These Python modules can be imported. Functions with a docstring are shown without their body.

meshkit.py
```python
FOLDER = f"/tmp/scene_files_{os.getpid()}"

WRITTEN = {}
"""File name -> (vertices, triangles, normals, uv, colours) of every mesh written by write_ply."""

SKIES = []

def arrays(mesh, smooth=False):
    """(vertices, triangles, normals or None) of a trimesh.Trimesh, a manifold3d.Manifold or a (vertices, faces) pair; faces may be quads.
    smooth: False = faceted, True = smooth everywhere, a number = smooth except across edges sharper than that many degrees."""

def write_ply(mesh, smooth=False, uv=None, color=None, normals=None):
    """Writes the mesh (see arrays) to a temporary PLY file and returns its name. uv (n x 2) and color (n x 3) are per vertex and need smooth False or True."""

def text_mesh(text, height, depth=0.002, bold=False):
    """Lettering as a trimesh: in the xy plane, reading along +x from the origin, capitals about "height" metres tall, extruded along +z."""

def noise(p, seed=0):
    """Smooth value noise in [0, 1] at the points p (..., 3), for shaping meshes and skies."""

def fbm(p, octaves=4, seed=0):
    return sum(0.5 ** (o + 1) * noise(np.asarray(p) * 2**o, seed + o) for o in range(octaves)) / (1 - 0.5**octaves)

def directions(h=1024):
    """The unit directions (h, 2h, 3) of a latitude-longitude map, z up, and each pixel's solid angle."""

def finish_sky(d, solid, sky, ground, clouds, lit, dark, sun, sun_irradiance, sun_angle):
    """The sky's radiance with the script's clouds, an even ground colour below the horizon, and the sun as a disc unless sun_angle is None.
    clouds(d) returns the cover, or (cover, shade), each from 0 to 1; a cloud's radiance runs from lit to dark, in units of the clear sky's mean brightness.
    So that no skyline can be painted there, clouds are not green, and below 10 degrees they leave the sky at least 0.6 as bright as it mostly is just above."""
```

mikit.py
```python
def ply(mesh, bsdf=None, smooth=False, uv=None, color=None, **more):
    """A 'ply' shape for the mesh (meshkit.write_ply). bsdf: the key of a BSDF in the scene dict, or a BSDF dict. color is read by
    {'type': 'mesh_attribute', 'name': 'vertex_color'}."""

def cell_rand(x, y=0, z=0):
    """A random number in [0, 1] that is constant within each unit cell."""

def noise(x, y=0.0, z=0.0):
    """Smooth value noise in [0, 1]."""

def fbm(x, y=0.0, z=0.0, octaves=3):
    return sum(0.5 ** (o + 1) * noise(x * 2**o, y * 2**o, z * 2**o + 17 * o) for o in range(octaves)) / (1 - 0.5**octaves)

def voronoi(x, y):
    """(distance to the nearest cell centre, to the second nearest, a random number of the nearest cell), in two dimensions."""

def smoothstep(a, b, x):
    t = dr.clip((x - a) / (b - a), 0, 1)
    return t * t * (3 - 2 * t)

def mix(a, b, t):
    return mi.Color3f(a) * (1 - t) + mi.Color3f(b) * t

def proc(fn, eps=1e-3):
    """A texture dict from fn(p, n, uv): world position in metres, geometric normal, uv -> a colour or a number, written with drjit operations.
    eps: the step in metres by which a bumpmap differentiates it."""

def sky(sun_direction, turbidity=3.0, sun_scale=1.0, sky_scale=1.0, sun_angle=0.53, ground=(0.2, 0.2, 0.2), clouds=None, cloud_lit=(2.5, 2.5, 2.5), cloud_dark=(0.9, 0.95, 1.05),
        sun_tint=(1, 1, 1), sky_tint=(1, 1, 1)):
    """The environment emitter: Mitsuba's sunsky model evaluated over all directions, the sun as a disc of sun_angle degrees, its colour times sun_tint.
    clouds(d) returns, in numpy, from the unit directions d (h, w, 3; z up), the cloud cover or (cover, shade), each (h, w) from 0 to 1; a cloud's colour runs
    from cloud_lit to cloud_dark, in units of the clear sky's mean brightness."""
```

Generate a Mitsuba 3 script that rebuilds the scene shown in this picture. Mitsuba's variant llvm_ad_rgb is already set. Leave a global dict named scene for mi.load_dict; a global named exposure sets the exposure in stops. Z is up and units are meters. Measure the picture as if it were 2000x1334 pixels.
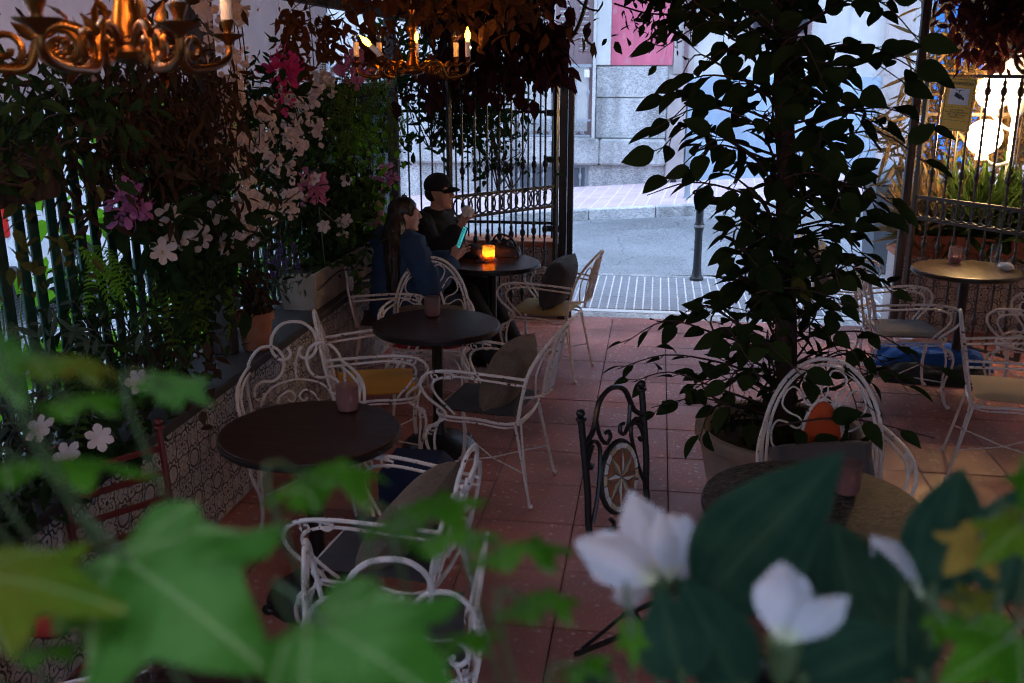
import math, random
import numpy as np, trimesh, manifold3d as m3, drjit as dr, mitsuba as mi
import mikit, meshkit
from mikit import proc, noise, fbm, voronoi, cell_rand, smoothstep, mix

T = mi.ScalarTransform4f
rng = np.random.default_rng(7)
random.seed(7)
PI = math.pi
scene, labels = {}, {}

# ------------------------------------------------------------------ camera, sky, exposure
EYE = np.array([0.0, 0.0, 2.1])
YAW, PITCH = math.radians(8.4), math.radians(15.73)
FWD = np.array([-math.sin(YAW) * math.cos(PITCH), math.cos(YAW) * math.cos(PITCH), -math.sin(PITCH)])
scene['camera'] = {'type': 'thinlens', 'fov': 2 * math.degrees(math.atan(1000 / 1900)), 'fov_axis': 'x', 'aperture_radius': 0.0034, 'focus_distance': 5.2,
                   'near_clip': 0.02, 'far_clip': 200.0, 'to_world': T().look_at(origin=EYE.tolist(), target=(EYE + FWD).tolist(), up=[0, 0, 1])}
scene['sky_light'] = mikit.sky([-0.5, 0.45, 0.55], turbidity=4, sun_scale=0.0, sky_scale=4.6, sun_angle=20, clouds=lambda d: (0.9 + 0 * d[..., 2], 0.2 + 0 * d[..., 2]),
                         cloud_lit=(0.72, 0.98, 1.46), cloud_dark=(0.54, 0.75, 1.15), ground=(0.1, 0.1, 0.1))
exposure = 2.55

# ------------------------------------------------------------------ helpers: naming
def numbered(name):
    if name not in scene and name not in labels:
        return name
    k = 1
    while f'{name}_{k:03d}' in scene or f'{name}_{k:03d}' in labels:
        k += 1
    return f'{name}_{k:03d}'

COUNT = {}
def part_key(parent, name):
    base = parent + '__' + name
    n = COUNT.get(base, 0)
    COUNT[base] = n + 1
    return base if n == 0 else f'{base}_{n:03d}'

def thing(name, label, cat, group=None, kind=None):
    key = numbered(name)
    labels[key] = {'label': label, 'category': cat}
    if group: labels[key]['group'] = group
    if kind: labels[key]['kind'] = kind
    return key

def shape(mesh, mat, smooth=False, tw=None, uv=None, emit=None):
    if isinstance(mesh, dict):
        d = dict(mesh)
    else:
        d = mikit.ply(mesh, mat, smooth=smooth, uv=uv)
    if tw is not None: d['to_world'] = tw
    if emit is not None: d['emitter'] = {'type': 'area', 'radiance': {'type': 'rgb', 'value': list(emit)}}
    return d

def part(parent, name, mesh, mat=None, smooth=False, tw=None, label=None, uv=None, emit=None, kind=None):
    key = part_key(parent, name)
    scene[key] = shape(mesh, mat, smooth, tw, uv, emit)
    if label or kind:
        labels[key] = {}
        if label: labels[key]['label'] = label
        if kind: labels[key]['kind'] = kind
    return key

def solo(name, mesh, mat, label, cat, smooth=False, tw=None, group=None, kind=None, uv=None, emit=None):
    key = thing(name, label, cat, group, kind)
    scene[key] = shape(mesh, mat, smooth, tw, uv, emit)
    return key

def struct(name, mesh, mat, smooth=False, uv=None):
    scene[name] = shape(mesh, mat, smooth, None, uv)
    labels[name] = {'kind': 'structure'}
    return name

def place(x, y, z=0, face=None, deg=0, tilt=None):
    t = T().translate([float(x), float(y), float(z)])
    if face is not None: deg = math.degrees(math.atan2(-face[0], face[1]))
    t = t @ T().rotate([0, 0, 1], deg)
    if tilt: t = t @ T().rotate(tilt[0], tilt[1])
    return t

# ------------------------------------------------------------------ helpers: geometry
def join(*ms):
    vs, fs, n = [], [], 0
    for m in ms:
        v, f = m
        f = np.asarray(f, int)
        if f.shape[1] == 4: f = np.vstack([f[:, [0, 1, 2]], f[:, [0, 2, 3]]])
        vs.append(np.asarray(v, float)); fs.append(f + n); n += len(v)
    return np.vstack(vs), np.vstack(fs)

def move(m, d): return np.asarray(m[0]) + np.asarray(d, float), m[1]
def spin(m, deg, axis=(0, 0, 1), about=(0, 0, 0)):
    R = trimesh.transformations.rotation_matrix(math.radians(deg), axis, about)
    return trimesh.transformations.transform_points(m[0], R), m[1]
def tm(t): return np.array(t.vertices), np.array(t.faces)

def bx(cx, cy, cz, sx, sy, sz, rz=0.0):
    v = np.array([[x, y, z] for x in (-.5, .5) for y in (-.5, .5) for z in (-.5, .5)]) * [sx, sy, sz]
    f = np.array([[0, 1, 3], [0, 3, 2], [4, 6, 7], [4, 7, 5], [0, 4, 5], [0, 5, 1], [2, 3, 7], [2, 7, 6], [0, 2, 6], [0, 6, 4], [1, 5, 7], [1, 7, 3]])
    if rz: v = spin((v, f), rz)[0]
    return v + [cx, cy, cz], f

def cbox(sx, sy, sz, b=0.004):
    p = []
    for x in (-1, 1):
        for y in (-1, 1):
            for z in (-1, 1):
                q = np.array([x * sx / 2, y * sy / 2, z * sz / 2])
                for k in range(3):
                    r = q.copy()
                    for j in range(3):
                        if j != k: r[j] -= np.sign(q[j]) * b
                    p.append(r)
    return tm(trimesh.convex.convex_hull(np.array(p)))

def cr(pts, n=5, closed=False):
    """Catmull-Rom through the points."""
    P = np.asarray(pts, float)
    out, N = [], len(P)
    for i in range(N if closed else N - 1):
        if closed: a, b, c, d = P[(i - 1) % N], P[i], P[(i + 1) % N], P[(i + 2) % N]
        else: a, b, c, d = P[max(i - 1, 0)], P[i], P[i + 1], P[min(i + 2, N - 1)]
        for t in np.arange(n) / n:
            out.append(0.5 * (2 * b + (c - a) * t + (2 * a - 5 * b + 4 * c - d) * t * t + (3 * b - a - 3 * c + d) * t ** 3))
    if not closed: out.append(P[-1])
    return np.array(out)

def tube(pts, r, n=6, closed=False, caps=True):
    P = np.asarray(pts, float)
    m = len(P)
    R = np.broadcast_to(np.asarray(r, float), m)
    tan = np.roll(P, -1, 0) - np.roll(P, 1, 0) if closed else np.gradient(P, axis=0)
    tan = tan / np.maximum(np.linalg.norm(tan, axis=1, keepdims=True), 1e-9)
    u = np.cross(tan[0], [0.31, 0.17, 0.93]); u /= np.linalg.norm(u)
    ang = np.arange(n) / n * 2 * PI
    vs = []
    for i in range(m):
        u = u - tan[i] * (u @ tan[i]); u /= max(np.linalg.norm(u), 1e-9)
        w = np.cross(tan[i], u)
        vs.append(P[i] + R[i] * (np.cos(ang)[:, None] * u + np.sin(ang)[:, None] * w))
    v = np.vstack(vs)
    i, j = np.meshgrid(np.arange(m if closed else m - 1), np.arange(n), indexing='ij')
    a = i * n + j; b = i * n + (j + 1) % n; c = ((i + 1) % m) * n + (j + 1) % n; d = ((i + 1) % m) * n + j
    f = np.stack([a, b, c, d], -1).reshape(-1, 4)
    f = np.vstack([f[:, [0, 1, 2]], f[:, [0, 2, 3]]])
    if not closed and caps:
        v = np.vstack([v, P[0], P[-1]])
        k = np.arange(n)
        f = np.vstack([f, np.stack([(k + 1) % n, k, k * 0 + m * n], 1), np.stack([(m - 1) * n + k, (m - 1) * n + (k + 1) % n, k * 0 + m * n + 1], 1)])
    return v, f

def lathe(prof, n=24, center=(0, 0, 0), flute=None):
    P = np.asarray(prof, float)
    a = np.arange(n) / n * 2 * PI
    s = 1.0 if flute is None else (1 + flute[1] * np.cos(flute[0] * a))
    v = np.stack([P[:, 0][:, None] * np.cos(a) * s, P[:, 0][:, None] * np.sin(a) * s, np.repeat(P[:, 1][:, None], n, 1)], -1).reshape(-1, 3)
    m = len(P)
    i, j = np.meshgrid(np.arange(m - 1), np.arange(n), indexing='ij')
    q = np.stack([i * n + j, i * n + (j + 1) % n, (i + 1) * n + (j + 1) % n, (i + 1) * n + j], -1).reshape(-1, 4)
    return v + np.asarray(center, float), np.vstack([q[:, [0, 1, 2]], q[:, [0, 2, 3]]])

def ball(c, r, sub=1, sc=(1, 1, 1)):
    s = trimesh.creation.icosphere(subdivisions=sub, radius=1.0)
    return s.vertices * np.asarray(sc) * r + np.asarray(c), np.array(s.faces)

def sheet(xs, ys, zf):
    X, Y = np.meshgrid(xs, ys)
    Z = zf(X, Y)
    v = np.stack([X, Y, Z], -1).reshape(-1, 3)
    nx, ny = len(xs), len(ys)
    i, j = np.meshgrid(np.arange(ny - 1), np.arange(nx - 1), indexing='ij')
    a = i * nx + j
    f = np.stack([a, a + 1, a + nx + 1, a + nx], -1).reshape(-1, 4)
    return v, np.vstack([f[:, [0, 1, 2]], f[:, [0, 2, 3]]])

def spiral(c, r0, r1, a0, turns, u, w, n=14):
    """points of a spiral round c in the plane (u, w)"""
    t = np.linspace(0, 1, n)
    a = a0 + turns * 2 * PI * t
    r = r0 + (r1 - r0) * t
    return np.asarray(c) + (r * np.cos(a))[:, None] * np.asarray(u) + (r * np.sin(a))[:, None] * np.asarray(w)

# ------------------------------------------------------------------ helpers: leaves
def leaf_ovate(w=0.5, fold=0.12, droop=0.15, tip=0.62):
    """unit leaf along +y, normal +z"""
    rows = [(0, 0), (0.28, w * .42), (tip, w * .40), (1.0, 0)]
    v, f = [], []
    for y, h in rows:
        z = -droop * y * y
        v += [[-h, y, z + fold * h * 2], [0, y, z], [h, y, z + fold * h * 2]]
    for i in range(3):
        a = i * 3
        f += [[a, a + 1, a + 4], [a, a + 4, a + 3], [a + 1, a + 2, a + 5], [a + 1, a + 5, a + 4]]
    v = np.array(v); f = np.array(f)
    ar = np.linalg.norm(np.cross(v[f[:, 1]] - v[f[:, 0]], v[f[:, 2]] - v[f[:, 0]]), axis=1)
    return v, f[ar > 1e-9]

def petal(w=.8, droop=.2):
    """unit round ended petal along +y"""
    v, f = [], []
    for y, h in ((0, .05), (.4, w * .36), (.78, w * .46), (1.0, w * .20)):
        z = -droop * y * y
        v += [[-h, y - .06 * (y > .9), z + .10 * h], [0, y, z], [h, y - .06 * (y > .9), z + .10 * h]]
    for i in range(3):
        a = i * 3
        f += [[a, a + 1, a + 4], [a, a + 4, a + 3], [a + 1, a + 2, a + 5], [a + 1, a + 5, a + 4]]
    return np.array(v), np.array(f)

LEAF_UV = {}
def leaf_fine(w=0.5, droop=0.2, fold=0.15, n=9, pointed=1.0, wave=0.0, M=2):
    """a leaf with a curved outline for large leaves"""
    v, f = [], []
    for i in range(n + 1):
        t = i / n
        h = w * .5 * (math.sin(PI * t ** 0.75) ** 0.85) * (1 - 0.25 * pointed * t) if 0 < i < n else 0.0
        for j in range(-M, M + 1):
            s = j / M
            v.append([h * s, t, -droop * t * t + fold * abs(s) * h + wave * h * math.sin(7 * t + 2 * s)])
    K = 2 * M + 1
    for i in range(n):
        for j in range(K - 1):
            a = i * K + j
            f += [[a, a + 1, a + K + 1], [a, a + K + 1, a + K]]
    v = np.array(v); f = np.array(f)
    ar = np.linalg.norm(np.cross(v[f[:, 1]] - v[f[:, 0]], v[f[:, 2]] - v[f[:, 0]]), axis=1)
    return v, f[ar > 1e-10]

IVY_OUT = cr([(0, 0), (.12, -.10), (.34, -.12), (.50, .06), (.40, .24), (.52, .40), (.72, .56), (.48, .62), (.30, .66), (.20, .84), (0, 1.14),
              (-.20, .84), (-.30, .66), (-.48, .62), (-.72, .56), (-.52, .40), (-.40, .24), (-.50, .06), (-.34, -.12), (-.12, -.10)], 2, closed=True)
def leaf_ivy(bend=0.25, rings=3):
    """five-lobed leaf, petiole at the origin, tip along +y"""
    c = np.array([0.0, 0.32])
    N = len(IVY_OUT)
    v = [[c[0], c[1], 0.0]]
    for k in range(1, rings + 1):
        t = k / rings
        for i, p in enumerate(IVY_OUT):
            q = c + (p - c) * t
            r = np.linalg.norm(p - c)
            v.append([q[0], q[1], -bend * (t * r) ** 2 * 1.2 + 0.03 * math.cos(i * PI / 2) * t])
    f = [[0, 1 + i, 1 + (i + 1) % N] for i in range(N)]
    for k in range(rings - 1):
        a = 1 + k * N
        for i in range(N):
            j = (i + 1) % N
            f += [[a + i, a + N + i, a + N + j], [a + i, a + N + j, a + j]]
    return np.array(v), np.array(f)

def frond(n=12, w=0.2, droop=0.5, lw=0.045):
    """fern frond along +y with leaflets"""
    v, f = [], []
    for i in range(n):
        t = (i + 0.7) / n
        L = w * math.sin(PI * min(1, t * 0.85 + 0.12)) ** 0.7
        z = -droop * t * t
        for s in (-1, 1):
            k = len(v)
            v += [[0, t - lw * .5, z], [s * L * .5, t + .01 - lw * .45, z + .02], [s * L, t + .05, z - .03], [s * L * .5, t + .02 + lw * .45, z + .02], [0, t + lw * .4, z]]
            f += [[k, k + 1, k + 4], [k + 1, k + 3, k + 4], [k + 1, k + 2, k + 3]]
    for i in range(n):  # midrib
        t0, t1 = i / n, (i + 1) / n
        k = len(v)
        v += [[-.006, t0, -droop * t0 * t0], [.006, t0, -droop * t0 * t0], [.005, t1, -droop * t1 * t1], [-.005, t1, -droop * t1 * t1]]
        f += [[k, k + 1, k + 2], [k, k + 2, k + 3]]
    return np.array(v), np.array(f)

def frames(d, up):
    d = d / np.linalg.norm(d, axis=1, keepdims=True)
    x = np.cross(d, up)
    x /= np.maximum(np.linalg.norm(x, axis=1, keepdims=True), 1e-9)
    z = np.cross(x, d)
    return np.stack([x, d, z], -1)            # columns

def scatter(leaf, P, d, up, s):
    P, d, up = np.asarray(P, float), np.asarray(d, float), np.asarray(up, float)
    R = frames(d, up)
    v, f = leaf
    s = np.broadcast_to(np.asarray(s, float), len(P))
    V = np.einsum('nij,kj->nki', R, v) * s[:, None, None] + P[:, None, :]
    F = f[None] + (np.arange(len(P)) * len(v))[:, None, None]
    return V.reshape(-1, 3), F.reshape(-1, 3)

def rand_dirs(n, bias=(0, 0, 0)):
    d = rng.normal(size=(n, 3)) + np.asarray(bias)
    return d / np.linalg.norm(d, axis=1, keepdims=True)

def cloud(n, lo, hi, clump=0, spread=.1):
    lo, hi = np.asarray(lo, float), np.asarray(hi, float)
    if not clump: return lo + rng.random((n, 3)) * (hi - lo)
    c = lo + rng.random((clump, 3)) * (hi - lo)
    return c[rng.integers(0, clump, n)] + rng.normal(size=(n, 3)) * spread

def leaves(n, lo, hi, leaf, size, bias=(0, 0, -.4), clump=0, spread=.1, up=(0, 0, 1)):
    P = cloud(n, lo, hi, clump, spread)
    return scatter(leaf, P, rand_dirs(n, bias), rand_dirs(n, np.asarray(up) * 1.2), size * (0.6 + 0.7 * rng.random(n)))

def twig(a, b, r=.005, wob=.04, k=5, n=5):
    a, b = np.asarray(a, float), np.asarray(b, float)
    P = a + (b - a) * np.linspace(0, 1, k)[:, None]
    P[1:-1] += rng.normal(size=(k - 2, 3)) * wob
    P = cr(P, 3)
    return tube(P, np.linspace(r, r * .4, len(P)), n)

# ------------------------------------------------------------------ materials
def rgb(c): return {'type': 'rgb', 'value': [float(x) for x in c]}
def mat(name, color, rough=.5, metal=0.0, two=True, **k):
    d = {'type': 'principled', 'base_color': color if isinstance(color, dict) else rgb(color), 'roughness': rough, 'metallic': metal, **k}
    scene[name] = {'type': 'twosided', 'bsdf': d} if two else d
    return name
def leafmat(name, color, trans=.7, rough=.45, spec=.3):
    scene[name] = {'type': 'principledthin', 'base_color': color if isinstance(color, dict) else rgb(color), 'roughness': rough, 'diff_trans': trans, 'eta': 1.5}
    return name
def bumped(name, inner, height, fn, eps=1e-3):
    scene[name] = {'type': 'twosided', 'bsdf': {'type': 'bumpmap', 'arbitrary': proc(fn, eps), 'scale': height, 'bsdf': inner}}
    return name

def f_white(p, n, uv):
    a = fbm(p.x * 9, p.y * 9, p.z * 9, 2)
    chip = smoothstep(.755, .79, noise(p.x * 70, p.y * 70, p.z * 70) * .75 + a * .25)
    return mix((.78, .72, .68), (.08, .04, .025), chip) * (.86 + .2 * a)
mat('white_iron', proc(f_white), .42)
mat('black_iron', (.012, .012, .013), .32)
mat('brown_iron', (.05, .035, .028), .5)
def f_green(p, n, uv):
    return mix((.012, .085, .055), (.004, .03, .022), fbm(p.x * 20, p.y * 20, p.z * 3, 2))
mat('green_slat', proc(f_green), .45)
def f_floor(p, n, uv):
    t = cell_rand(dr.floor((p.x + .33) / .45), dr.floor((p.y - .18) / .45), 3)
    d1, d2, r = voronoi(p.x * 55, p.y * 55)
    chip = smoothstep(.30, .20, d1) * smoothstep(.55, .62, r)
    e1, e2, r2 = voronoi(p.x * 21 + 7, p.y * 21)
    big = smoothstep(.26, .16, e1) * smoothstep(.80, .84, r2)
    dirt = fbm(p.x * 2.3, p.y * 2.3, 0, 3)
    c = mix((.36, .115, .085), (.50, .185, .14), t)
    c = mix(c, (.62, .36, .30), chip * .5)
    c = mix(c, (.70, .52, .45), big * .5)
    stain = smoothstep(.56, .72, fbm(p.x * 1.1 + 9, p.y * 1.1, 0, 4)); gx = (p.x + .33) / .45; gy = (p.y - .18) / .45
    ed = dr.minimum(dr.abs(gx - dr.floor(gx + .5)), dr.abs(gy - dr.floor(gy + .5)))
    return c * (.52 + .85 * dirt) * (1 - .35 * stain) * (.84 + .16 * smoothstep(.0, .05, ed + .03 * (dirt - .5)))
def f_floor_r(p, n, uv):
    return .36 + .30 * fbm(p.x * 5, p.y * 5, 0, 3)
scene['floor_tile'] = {'type': 'twosided', 'bsdf': {'type': 'principled', 'base_color': proc(f_floor), 'roughness': proc(f_floor_r), 'specular': .5}}
mat('grout', (.07, .042, .036), .9)
def f_tile(p, n, uv):
    x, y = uv.x, uv.y
    dc = dr.sqrt(dr.square(dr.abs(x - .5) - .5) + dr.square(dr.abs(y - .5) - .5))
    cx, cy = x - .5, y - .5
    r = dr.sqrt(cx * cx + cy * cy)
    a = dr.atan2(cy, cx)
    fl = dr.abs(r - (.17 + .055 * dr.cos(8 * a)))
    fl2 = dr.abs(r - (.30 + .05 * dr.cos(4 * a + 3.14159)))
    cu = dr.abs(r - .40 - .04 * dr.sin(12 * a))
    ink = smoothstep(.03, .018, fl) + smoothstep(.026, .016, fl2) + smoothstep(.032, .02, dr.abs(dc - .20)) + smoothstep(.03, .018, dr.abs(dc - .30 - .03 * dr.cos(10 * dr.atan2(dr.abs(cy) - .5, dr.abs(cx) - .5)))) + smoothstep(.06, .045, r) + .8 * smoothstep(.02, .012, cu)
    ink = dr.minimum(ink, 1)
    w = fbm(p.x * 30, p.y * 30, p.z * 30, 2)
    return mix((.50, .46, .42), (.025, .025, .035), ink * (.75 + .35 * w)) * (.72 + .4 * w)
mat('cement_tile', proc(f_tile), .4)
mat('wall_cap', (.035, .03, .03), .55)
def f_wood(p, n, uv):
    g = fbm(p.x * 6, p.y * 70, p.z * 6, 3)
    return mix((.018, .008, .006), (.05, .021, .014), g)
mat('dark_wood', proc(f_wood), .30, specular=.3)
def f_wood2(p, n, uv):
    g = fbm(p.x * 60, p.y * 7, p.z * 6, 3)
    return mix((.07, .034, .017), (.15, .078, .036), g)
mat('brown_wood', proc(f_wood2), .25)
def f_slate(p, n, uv):
    g = noise(p.x * 50 + p.y * 20, p.y * 300 - p.x * 120, 0) * .6 + noise(p.x * 160, p.y * 160, 0) * .4
    return mix((.022, .019, .016), (.115, .098, .078), smoothstep(.30, .80, g)) * (.7 + .6 * fbm(p.x * 4, p.y * 4, 0, 2))
mat('slate', proc(f_slate), .55, specular=.25)
def f_post(p, n, uv):
    g = fbm(p.x * 60, p.y * 60, p.z * 3, 3)
    return mix((.035, .028, .026), (.12, .095, .09), g)
mat('grey_wood', proc(f_post), .8)
def f_granite(p, n, uv):
    g = noise(p.x * 60, p.y * 60, p.z * 60) * .45 + fbm(p.x * 1.6, p.y * 1.6, p.z * 1.6, 4) * .55
    t = cell_rand(dr.floor(p.x * .9), 2, dr.floor(p.z * 1.4))
    streak = fbm(p.x * 7, p.y, p.z * .7, 3)
    c = mix((.22, .22, .22), (.55, .54, .53), smoothstep(.25, .75, g)) * (.9 + .2 * t)
    return c * (.50 + .95 * streak)
def f_granite_h(p, n, uv): return noise(p.x * 45, p.y * 45, p.z * 45) * .6 + noise(p.x * 110, p.y * 110, p.z * 110) * .4
bumped('granite', {'type': 'principled', 'base_color': proc(f_granite), 'roughness': .8}, .006, f_granite_h, 2e-3)
def plaster(name, a, b):
    def f(p, n, uv):
        g = fbm(p.x * 1.3, p.y * 1.3, p.z * 1.3, 4)
        sp = smoothstep(.62, .75, fbm(p.x * 14, p.y * 14, p.z * 5, 2))
        drip = fbm(p.x * 9, 3, p.z * .6, 3)
        return mix(mix(b, a, smoothstep(.25, .7, g)), (.55, .5, .5), sp * .16) * (.8 + .35 * drip)
    return mat(name, proc(f), .85)
plaster('pink_plaster', (.62, .145, .21), (.50, .11, .165))
plaster('white_plaster', (.62, .60, .57), (.48, .47, .45))
plaster('blue_plaster', (.34, .44, .55), (.27, .36, .46))
plaster('stone_rough', (.48, .42, .40), (.34, .29, .28))
mat('shutter', (.20, .125, .13), .6)
mat('shutter_dark', (.035, .022, .02), .7)
mat('zinc', (.30, .32, .35), .5, .2)
mat('window_glass', (.05, .05, .06), .15, specular=.12)
def f_asphalt(p, n, uv):
    g = noise(p.x * 90, p.y * 90, 0) * .5 + fbm(p.x * .8, p.y * .8, 0, 4) * .5
    crack = smoothstep(.012, .0, dr.abs(fbm(p.x * .9 + 3, p.y * .9, 0, 4) - .5))
    patch = smoothstep(.52, .56, fbm(p.x * .35 + 2, p.y * .7, 0, 2))
    return mix((.12, .125, .13), (.29, .295, .30), smoothstep(.25, .75, g)) * (1 - .5 * crack) * (1 - .16 * patch)
mat('asphalt', proc(f_asphalt), .7)
def f_paver(p, n, uv):
    gx = p.x / .08; gy = p.y / .08
    k = dr.abs(gx - dr.floor(gx) - .5); ky = dr.abs(gy - dr.floor(gy) - .5)
    t = cell_rand(dr.floor(p.x / .24), dr.floor(p.y / .24), 5)
    g = noise(p.x * 70, p.y * 70, 0)
    c = mix((.20, .205, .22), (.27, .27, .285), t * .5 + g * .5) * (1 - .3 * smoothstep(.41, .46, ky))
    return mix(c, (.60, .60, .60), smoothstep(.40, .44, k))
mat('paver', proc(f_paver), .7)
mat('paver_joint', (.58, .58, .57), .9)
def f_redpave(p, n, uv):
    a = p.x - p.y * .06; ax = a / .2; ay = p.y / .2
    kx = dr.abs(ax - dr.floor(ax) - .5); ky = dr.abs(ay - dr.floor(ay) - .5)
    j = dr.maximum(smoothstep(.445, .475, kx), .45 * smoothstep(.45, .48, ky))
    t = cell_rand(dr.floor(ax), dr.floor(ay), 8)
    return mix(mix((.46, .33, .34), (.53, .40, .40), t), (.66, .62, .62), j * .7)
mat('red_paving', proc(f_redpave), .8)
mat('bollard_paint', (.022, .026, .03), .45)
mat('bollard_grey', (.25, .29, .33), .45)
def f_terra(p, n, uv):
    g = fbm(p.x * 12, p.y * 12, p.z * 12, 3)
    return mix((.30, .10, .05), (.42, .17, .09), g)
mat('terracotta', proc(f_terra), .8)
mat('pink_pot', (.42, .20, .16), .75)
def f_stonepot(p, n, uv):
    g = fbm(p.x * 8, p.y * 8, p.z * 8, 4)
    return mix((.22, .17, .13), (.48, .40, .33), g)
mat('stone_pot', proc(f_stonepot), .85)
def f_trough(p, n, uv):
    g = fbm(p.x * 5, p.y * 5, p.z * 5, 4); d = fbm(p.x * 9, p.y * 9, p.z * 1.2, 3)
    return mix((.26, .20, .155), (.42, .34, .27), g) * (.6 + .6 * d)
mat('trough_clay', proc(f_trough), .8)
mat('soil', (.02, .014, .01), .95)
def f_bark(p, n, uv):
    g = fbm(p.x * 50, p.y * 50, p.z * 6, 3)
    return mix((.022, .014, .011), (.075, .045, .036), g)
mat('bark', proc(f_bark), .85)
mat('twig', (.045, .028, .02), .8)
mat('stem_green', (.06, .09, .03), .6)
mat('brass', (.25, .105, .028), .33, 1.0)
mat('candle_white', (.80, .74, .68), .4)
mat('wax_pink', (.66, .42, .38), .45)
mat('lamp_glass', (.85, .82, .75), .3)
mat('bulb_glass', (.9, .8, .6), .2)
scene['clear_glass'] = {'type': 'thindielectric', 'int_ior': 1.5}
scene['smoked_glass'] = {'type': 'principledthin', 'base_color': rgb((.62, .46, .46)), 'roughness': .12, 'spec_trans': .85, 'diff_trans': .9, 'eta': 1.5}
leafmat('amber_glass', (.98, .50, .12), 1.5, .3)
leafmat('wax_glow', (.97, .72, .38), 1.2, .6)
# cloth
def cloth(name, a, b, sc=420, rough=.9):
    def f(p, n, uv):
        w = noise(p.x * sc, p.y * sc, p.z * sc); g = fbm(p.x * 14, p.y * 14, p.z * 14, 3)
        return mix(b, a, w * .5 + g * .5)
    return mat(name, proc(f), rough, sheen=.4)
cloth('grey_cloth', (.16, .155, .16), (.085, .082, .088))
cloth('dark_cloth', (.062, .058, .058), (.03, .028, .03))
cloth('fur_cloth', (.22, .17, .125), (.075, .055, .042), 160)
mat('mustard_cloth', (.52, .24, .035), .9, sheen=.3)
mat('khaki_cloth', (.40, .29, .12), .9, sheen=.3)
mat('cream_cloth', (.62, .48, .30), .9, sheen=.3)
mat('red_cloth', (.28, .02, .035), .85, sheen=.3)
mat('orange_panel', (.55, .075, .015), .8, sheen=.3)
mat('blue_cloth', (.015, .10, .36), .85, sheen=.3)
mat('navy_cloth', (.012, .02, .06), .8)
mat('black_fur', (.018, .018, .02), .9)
cloth('denim', (.034, .085, .18), (.012, .030, .075), 300)
mat('black_wool', (.012, .011, .012), .9)
mat('cap_cloth', (.010, .009, .010), .85)
mat('jeans_dark', (.025, .03, .045), .9)
mat('skin', (.52, .27, .19), .5)
mat('skin_light', (.58, .33, .25), .5)
mat('lips', (.42, .13, .11), .45)
mat('eye', (.03, .02, .018), .15)
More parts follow.
